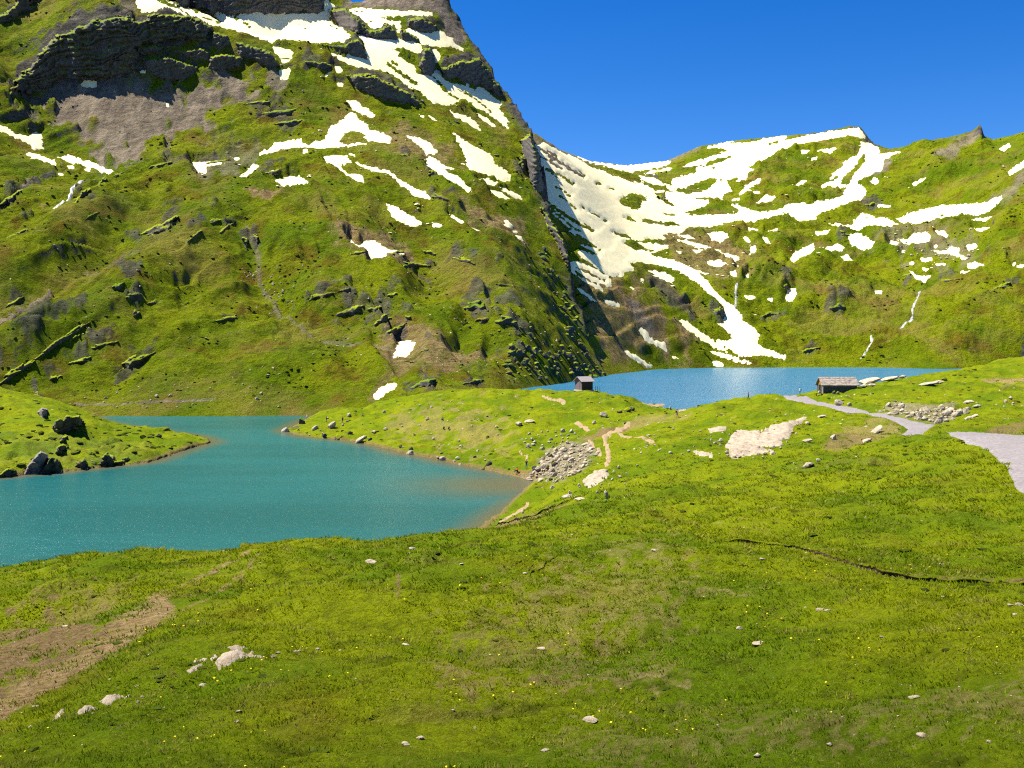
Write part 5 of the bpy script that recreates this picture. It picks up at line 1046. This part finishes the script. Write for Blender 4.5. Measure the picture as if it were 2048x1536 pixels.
for i in range(8):
    x0 = -.5 + i * (W2 + .9) / 7 - .02; q = MB(); za = H2 - o_ * s2 + .122; zb = H2 + R2 + .122
    q.hexa([(x0, -o_, za), (x0 + .04, -o_, za), (x0 + .04, D2 / 2, zb), (x0, D2 / 2, zb), (x0, -o_, za + .05), (x0 + .04, -o_, za + .05), (x0 + .04, D2 / 2, zb + .05), (x0, D2 / 2, zb + .05)]); q.build('seam', TIN, rf)
for px in (1191, 1195, 1200):
    a = N.hit(px, 783); q = MB(); q.box(-.05, .05, -.05, .05, -.3, 1.35); o = q.build('fence_post', WOODD, None, .01, label='thin wooden post standing right of the small hut', cat='post', group='posts by the small hut'); o.location = (a.x, a.y + .4, N.height(a.x, a.y + .4))

# ------------------------------------------------------------------ people
POSES = {
 'stand': dict(pel=(0, 0, .94), sp=(0, .01, 1.14), ch=(0, .0, 1.34), nk=(0, .02, 1.50), hd=(0, .045, 1.60), tp=(0, .03, 1.71),
               L=dict(sh=(.17, 0, 1.42), el=(.235, -.03, 1.15), wr=(.25, .07, .93), ha=(.245, .11, .85), hp=(.09, 0, .90), kn=(.10, .02, .49), an=(.10, -.03, .09), to=(.12, .13, .035)),
               R=dict(sh=(-.17, 0, 1.42), el=(-.24, -.03, 1.15), wr=(-.24, .10, .95), ha=(-.23, .15, .87), hp=(-.09, 0, .90), kn=(-.10, .03, .49), an=(-.12, -.02, .09), to=(-.14, .14, .035))),
 'walk': dict(pel=(0, 0, .92), sp=(0, .02, 1.12), ch=(0, .03, 1.32), nk=(0, .06, 1.48), hd=(0, .085, 1.58), tp=(0, .07, 1.69),
               L=dict(sh=(.17, .03, 1.40), el=(.23, -.10, 1.16), wr=(.24, -.06, .93), ha=(.24, -.02, .86), hp=(.09, 0, .88), kn=(.10, .16, .50), an=(.10, .20, .10), to=(.11, .35, .05)),
               R=dict(sh=(-.17, .03, 1.40), el=(-.23, .10, 1.16), wr=(-.22, .24, 1.0), ha=(-.21, .30, .95), hp=(-.09, 0, .88), kn=(-.10, .0, .48), an=(-.10, -.26, .14), to=(-.11, -.13, .04))),
 'sit': dict(pel=(0, 0, .12), sp=(0, .02, .32), ch=(0, .06, .52), nk=(0, .10, .68), hd=(0, .135, .78), tp=(0, .12, .89),
               L=dict(sh=(.17, .06, .60), el=(.24, .20, .40), wr=(.19, .38, .42), ha=(.16, .44, .43), hp=(.09, .03, .12), kn=(.13, .44, .45), an=(.12, .56, .09), to=(.13, .71, .035)),
               R=dict(sh=(-.17, .06, .60), el=(-.24, .20, .40), wr=(-.19, .38, .42), ha=(-.16, .44, .43), hp=(-.09, .03, .12), kn=(-.13, .44, .45), an=(-.12, .56, .09), to=(-.13, .71, .035)))}
RAD = dict(pel=.135, sp=.125, ch=.14, nk=.055, hd=.085, tp=.07, sh=.062, el=.045, wr=.032, ha=.038, hp=.095, kn=.06, an=.042, to=.036)
def person_mesh(pose, seat=0.0):
    P = POSES[pose]; names = ['pel', 'sp', 'ch', 'nk', 'hd', 'tp']; V = [P[n] for n in names]; E = [(i, i + 1) for i in range(5)]; rad = [RAD[n] for n in names]; tags_ = [(0, 1, 'shirt'), (1, 2, 'shirt'), (2, 3, 'skin'), (3, 4, 'skin'), (4, 5, 'skin')]
    for s_ in 'LR':
        k = len(V)
        for n in ('sh', 'el', 'wr', 'ha', 'hp', 'kn', 'an', 'to'): V.append(P[s_][n]); rad.append(RAD[n])
        E += [(2, k), (k, k + 1), (k + 1, k + 2), (k + 2, k + 3), (0, k + 4), (k + 4, k + 5), (k + 5, k + 6), (k + 6, k + 7)]
        tags_ += [(2, k, 'shirt'), (k, k + 1, 'shirt'), (k + 1, k + 2, 'skin'), (k + 2, k + 3, 'skin'), (0, k + 4, 'trousers'), (k + 4, k + 5, 'trousers'), (k + 5, k + 6, 'trousers'), (k + 6, k + 7, 'shoe')]
    me = bpy.data.meshes.new('person'); me.from_pydata(V, E, []); o = bpy.data.objects.new('tmp', me); COL.objects.link(o)
    md = o.modifiers.new('s', 'SKIN'); md.use_smooth_shade = True
    for i, r_ in enumerate(rad): me.skin_vertices[0].data[i].radius = (r_, r_ * (.78 if i in (0, 1, 2) else 1)); me.skin_vertices[0].data[i].use_root = (i == 0)
    o.modifiers.new('u', 'SUBSURF').levels = 1
    dg = bpy.context.evaluated_depsgraph_get(); dg.update(); out = bpy.data.meshes.new_from_object(o.evaluated_get(dg)); bpy.data.objects.remove(o)
    segs = [(Vector(V[a]), Vector(V[b]), t) for a, b, t in tags_]; order = ['skin', 'shirt', 'trousers', 'shoe']; idx = []
    for f in out.polygons:
        best = min(segs, key=lambda s_: (f.center - (s_[0] + (s_[1] - s_[0]) * min(1, max(0, (f.center - s_[0]).dot(s_[1] - s_[0]) / (s_[1] - s_[0]).length_squared)))).length)
        idx.append(order.index(best[2]))
    out.polygons.foreach_set('material_index', idx); return out
PM = {k: person_mesh(k) for k in POSES}
def hair_mesh(pose):
    bm = bmesh.new(); bmesh.ops.create_icosphere(bm, subdivisions=2, radius=.105)
    for f in [f for f in bm.faces if f.calc_center_median().z < -.02 and f.calc_center_median().y > -.03]: bm.faces.remove(f)
    for v in bm.verts: v.co += Vector(POSES[pose]['tp']) + Vector((0, -.022, -.055))
    me = bpy.data.meshes.new('hair'); bm.to_mesh(me); bm.free(); return me
HM = {k: hair_mesh(k) for k in POSES}
SKIN = plain('skin', (.48, .30, .21), .6, .3, .1); SHOE = plain('boot_leather', (.05, .04, .035), .7, .3, .2)
cloth = {n: plain(n + '_cloth', c, .9, .1, .12) for n, c in (('white', (.78, .76, .74)), ('red', (.75, .04, .03)), ('dark', (.03, .028, .04)), ('navy', (.03, .04, .10)), ('pink', (.50, .17, .18)), ('blue', (.10, .17, .32)), ('grey', (.25, .25, .24)), ('khaki', (.26, .21, .12)), ('pale', (.62, .60, .48)))}
hairm = {n: plain(n + '_hair', c, .8, .2, .2) for n, c in (('dark', (.03, .022, .018)), ('brown', (.10, .06, .03)), ('white', (.70, .68, .62)))}
def person(L_, px, py, h, pose, yaw, shirt, trousers, hair, label, up=0.0, group=None, at=None):
    p = at if at is not None else L_.hit(px, py)
    me = PM[pose].copy()
    for m_ in (SKIN, cloth[shirt], cloth[trousers], SHOE): me.materials.append(m_)
    o = link('person', me, label=label, cat='person', group=group); k = h / 1.72
    o.location = (p.x, p.y, p.z + up); o.rotation_euler = (0, 0, R(yaw)); o.scale = (k, k, k)
    hm = HM[hair == 'x' and 'stand' or pose].copy(); link('hair', hm, hairm[hair], o); return o
def backpack(o, mat, label):
    q = MB(); q.box(-.15, .15, -.30, -.12, 1.05, 1.46); b_ = q.build('backpack', mat, None, .05, label=label, cat='backpack')
    b_.location = o.location; b_.rotation_euler = o.rotation_euler; b_.scale = o.scale
w1 = person(N, 1600, 791, 1.80, 'stand', 75, 'white', 'dark', 'dark', 'hiker in a white shirt standing on the gravel path'); backpack(w1, cloth['dark'], 'dark backpack on the hiker in the white shirt')
person(N, 1497, 799, 1.70, 'walk', 70, 'red', 'dark', 'dark', 'hiker in a bright red top beyond the grassy brow by the upper lake')
person(N, 1340, 819, 1.68, 'sit', 190, 'pale', 'dark', 'white', 'pale clad hiker sitting on the lakeside footpath')
w2 = person(N, 1354, 836, 1.80, 'walk', -60, 'pink', 'pink', 'brown', 'hiker in pinkish clothes walking below the lakeside footpath'); backpack(w2, cloth['dark'], 'dark backpack on the hiker in pinkish clothes')
bl = bn.location; person(N, 0, 0, 1.70, 'sit', 200, 'white', 'navy', 'dark', 'person in a white top sitting on the bench by the stone hut', at=Vector((bl.x, bl.y - .05, bl.z)), up=.36)
person(N, 614, 840, 1.72, 'stand', 120, 'white', 'pink', 'dark', 'person in a white shirt at the tip of the isthmus shore')
person(N, 653, 845, 1.66, 'stand', 160, 'dark', 'khaki', 'brown', 'person in a dark top with pale legs on the isthmus')
person(N, 685, 847, 1.80, 'stand', 200, 'dark', 'dark', 'dark', 'person dressed all in dark standing on the isthmus')
person(N, 886, 841, 1.75, 'sit', 150, 'navy', 'dark', 'dark', 'dark clad person sitting on the isthmus lawn by a pale stone')
for x, y in ((888, 859), (898, 859)): person(N, x, y, 1.6, 'sit', 170, 'dark', 'navy', 'dark', 'dark clad person sitting low on the dry isthmus grass', group='pair sitting on the isthmus')
person(N, 1035, 944, 1.7, 'sit', 120, 'red', 'dark', 'dark', 'dark haired person in red crouching at the waterline')
person(N, 1053, 939, 1.75, 'stand', 160, 'dark', 'blue', 'brown', 'person in a dark top and blue trousers at the waterline')

# ------------------------------------------------------------------ small growth
def scatter_points(L_, n, y0, y1, pxr=(-60, 2110), dens=None):
    u = (rng.uniform(pxr[0], pxr[1], n) - CX) / F; l = rng.uniform(math.log(y0), math.log(y1), n); y = np.exp(l); x = u * y
    if dens is not None:
        k = rng.random(n) < dens(x, y); x, y = x[k], y[k]
    return x, y, L_.heights(x, y)
def sample(L_, name, x, y):
    f = np.clip(np.interp(x / y, L_.us, np.arange(L_.nu)), 0, L_.nu - 1.001).astype(int); l = np.clip(np.interp(np.log(y), L_.ls, np.arange(L_.ny)), 0, L_.ny - 1.001).astype(int)
    return (L_.attr[name] if isinstance(name, str) else name)[f, l]
def blades(x, y, z, per, hgt, wid, spread, name, label):
    n = len(x); a = rng.uniform(0, 2 * np.pi, (n, per)); r_ = rng.uniform(.1, 1, (n, per)) * spread[:, None]
    bx = x[:, None] + np.cos(a) * r_; by = y[:, None] + np.sin(a) * r_; bz = np.broadcast_to(z[:, None], bx.shape)
    h = hgt[:, None] * rng.uniform(.5, 1.1, (n, per)); w = wid[:, None] * rng.uniform(.7, 1.3, (n, per)); la = a + rng.normal(0, .6, (n, per)); ln = h * rng.uniform(.5, 1.8, (n, per)); t = rng.uniform(0, np.pi, (n, per))
    b1 = np.stack([bx - np.cos(t) * w, by - np.sin(t) * w, bz - .03], -1); b2 = np.stack([bx + np.cos(t) * w, by + np.sin(t) * w, bz - .03], -1)
    tip = np.stack([bx + np.cos(la) * ln, by + np.sin(la) * ln, bz + h], -1)
    co = np.stack([b1, b2, tip], 2).reshape(-1, 3); f = np.arange(len(co)).reshape(-1, 3)
    tint = np.repeat(np.clip(.5 + .8 * fbm(x / 1.1, y / 1.6, 3, 131) + rng.normal(0, .13, n), 0, 1), per * 3)
    return link(name, np_mesh(name, co, f, {'tint': tint}, False), BLADE, kind='stuff', label=label, cat='grass')
def gd(x, y):
    bare_ = np.maximum(sample(N, 'soil', x, y), .8 * sample(N, 'dry', x, y)); pth = sample(N, pthd, x, y) > -2; wet = sample(N, lsd, x, y) > -1.0
    return np.where(pth | wet, 0, (1 - .8 * bare_) * sstep(fbm(x / 3.2, y / 3.2, 3, 101), -.75, .15))
x, y, z = scatter_points(N, 64000, 8.5, 170, dens=lambda x, y: gd(x, y) * (1 - .85 * sstep(y, 30, 170)) * (.55 + .45 * sstep(y, 12, 22)))
g_s = np.clip(y / 30, .5, 2.6) * rng.uniform(.6, 1.3, len(x))
blades(x, y, z, 7, .085 * g_s, .012 * np.clip(y / 14, .8, 6), .20 * g_s, 'grass', 'short tufted grass covering the meadow in the foreground')
def blobs(L_, x, y, z, s_, h_, mat, name, label, cat, cut=0.0):
    b = rock_shape('t', 5, 5, 1); n0 = len(b.vertices); base = np.empty(n0 * 3); b.vertices.foreach_get('co', base); base = base.reshape(-1, 3)
    fc = np.array([list(p.vertices) for p in b.polygons]); n = len(x); bpy.data.meshes.remove(b)
    a = rng.uniform(0, 2 * np.pi, n); c, s1 = np.cos(a), np.sin(a)
    jit = 1 + rng.normal(0, .22, (n, n0, 1))
    P = base[None] * jit; X = (P[..., 0] * c[:, None] - P[..., 1] * s1[:, None]) * s_[:, None]; Yv = (P[..., 0] * s1[:, None] + P[..., 1] * c[:, None]) * s_[:, None]; Zv = P[..., 2] * h_[:, None]
    co = np.stack([X + x[:, None], Yv + y[:, None], Zv + z[:, None]], -1).reshape(-1, 3)
    f = (fc[None] + (np.arange(n) * n0)[:, None, None]).reshape(-1, 3)
    return link(name, np_mesh(name, co, f, None, False), mat, kind='stuff', label=label, cat=cat)
SHRUB = plain('dwarf_shrub_leaves', (.040, .058, .004), .9, .05, .5, 3.0)
def md(x, y):
    free = (sample(M, M.snow, x, y) < -4) & (sample(M, M.Z, x, y) > ZL + 2) & (sample(M, M.ridge_d, x, y) > 2)
    return np.where(free, (1 - .7 * sample(M, 'scree', x, y)) * sstep(fbm(x / 26, y / 26, 4, 103), -.05, .4), 0)
x, y, z = scatter_points(M, 6000, 306, 760, (-60, 1230), md); s_ = rng.uniform(.3, 1.0, len(x)) * np.clip(y / 420, .7, 1.5)
blobs(M, x, y, z, s_, s_ * rng.uniform(.35, .7, len(x)), SHRUB, 'dwarf_shrubs', 'dark dwarf shrubs dotted over the mountain slope', 'shrubs')
def fd(x, y):
    free = (sample(FL, FL.snow, x, y) < -5) & (sample(FL, FL.Z, x, y) > ZU + 2)
    return np.where(free, sstep(fbm(x / 34, y / 34, 4, 107), .05, .5), 0)
x, y, z = scatter_points(FL, 5000, 605, 1150, (1150, 2110), fd); s_ = rng.uniform(.5, 1.5, len(x))
blobs(FL, x, y, z, s_, s_ * .5, SHRUB, 'dwarf_shrubs', 'dark dwarf shrubs dotted over the basin slope', 'shrubs')
x, y, z = scatter_points(M, 2600, 308, 720, (-60, 1200), lambda x, y: md(x, y) * .8 + .05); s_ = rng.uniform(.15, .55, len(x)) * np.clip(y / 420, .7, 1.5)
blobs(M, x, y, z, s_, s_ * .8, ROCK_B, 'scattered_stones', 'countless small pale stones strewn over the mountain grass', 'stones')
def nd(x, y): return np.where((sample(N, lsd, x, y) > -1) | (sample(N, pthd, x, y) > -1), 0, .15 + .85 * sstep(fbm(x / 6, y / 6, 3, 109), .2, .6))
x, y, z = scatter_points(N, 1500, 10, 240, dens=nd); s_ = rng.uniform(.35, 1.0, len(x)) * y * .0016
blobs(N, x, y, z, s_, s_ * .8, ROCK_B, 'scattered_stones', 'countless pebbles and small stones strewn through the meadow', 'stones')
x, y, z = scatter_points(N, 1100, 14, 90, dens=lambda x, y: gd(x, y) * sstep(fbm(x / 5, y / 5, 3, 113), .1, .5)); s_ = rng.uniform(.6, 1.3, len(x)) * y * .0045
blobs(N, x, y, z, s_, s_ * .45, SHRUB, 'dwarf_shrubs', 'low dark cushions of heath in the meadow', 'shrubs')
x, y, z = scatter_points(N, 2600, 92, 300, (560, 2110), lambda x, y: np.where((sample(N, lsd, x, y) > -1.0) | (sample(N, pthd, x, y) > -2), 0, sstep(fbm(x / 5, y / 8, 3, 121), .0, .4))); s_ = rng.uniform(.15, .5, len(x)) * np.clip(y / 180, .7, 1.3)
blobs(N, x, y, z, s_, s_ * .5, SHRUB, 'dwarf_shrubs', 'small dark cushions added as shadow spots on the isthmus and the middle meadow', 'shrubs')  # cushions added to deepen the shadow contrast of the isthmus
x, y, z = scatter_points(N, 900, 172, 262, (-60, 420), lambda x, y: np.where(sample(N, lsd, x, y) > -1.2, 0, sstep(fbm(x / 6, y / 9, 3, 119), -.05, .3))); s_ = rng.uniform(.3, .9, len(x))
blobs(N, x, y, z, s_, s_ * .55, SHRUB, 'dwarf_shrubs', 'dark cushions added as shade spots on the left peninsula', 'shrubs')  # cushions added as dark shade spots on the slope
x, y, z = scatter_points(N, 1500, 140, 300, (560, 2110), lambda x, y: np.where((sample(N, lsd, x, y) > -1.0) | (sample(N, pthd, x, y) > -2), 0, .08 + .92 * sstep(fbm(x / 9, y / 12, 3, 123), .05, .5))); s_ = rng.uniform(.10, .36, len(x))
blobs(N, x, y, z, s_, s_ * .8, ROCK_B, 'scattered_stones', 'countless small pale stones strewn over the isthmus and the lawns by the path', 'stones')
for L_, y0, y1, xr, nn in ((FL, 640, 1150, (1180, 2100), 9000), (M, 430, 740, (380, 1100), 5000)):
    near = lambda x, y: np.where((sample(L_, L_.snow, x, y) > -26) & (sample(L_, L_.snow, x, y) < -5), sstep(fbm(x / 11, y / 11, 3, 125), .25, .6), 0) * .45
    x, y, z = scatter_points(L_, nn, y0, y1, xr, near); s_ = rng.uniform(.4, 1.6, len(x)) ** 1.5
    blobs(L_, x, y, z, s_, s_ * .35, SNOW, 'snow_crumbs', 'scattered crumbs of melting snow around the snowfields of the ' + ('basin' if L_ is FL else 'mountain'), 'snow')
FLOW = plain('yellow_petals', (.75, .55, .02), .7, .1, .1)
x, y, z = scatter_points(N, 900, 11, 45, dens=lambda x, y: gd(x, y) * sstep(fbm(x / 4, y / 4, 2, 117), .0, .4)); s_ = rng.uniform(.012, .02, len(x)) * np.clip(y / 14, 1, 2)
blobs(N, x, y, z + .07, s_, s_ * .5, FLOW, 'yellow_flowers', 'tiny yellow flowers sprinkled through the foreground grass', 'flowers')
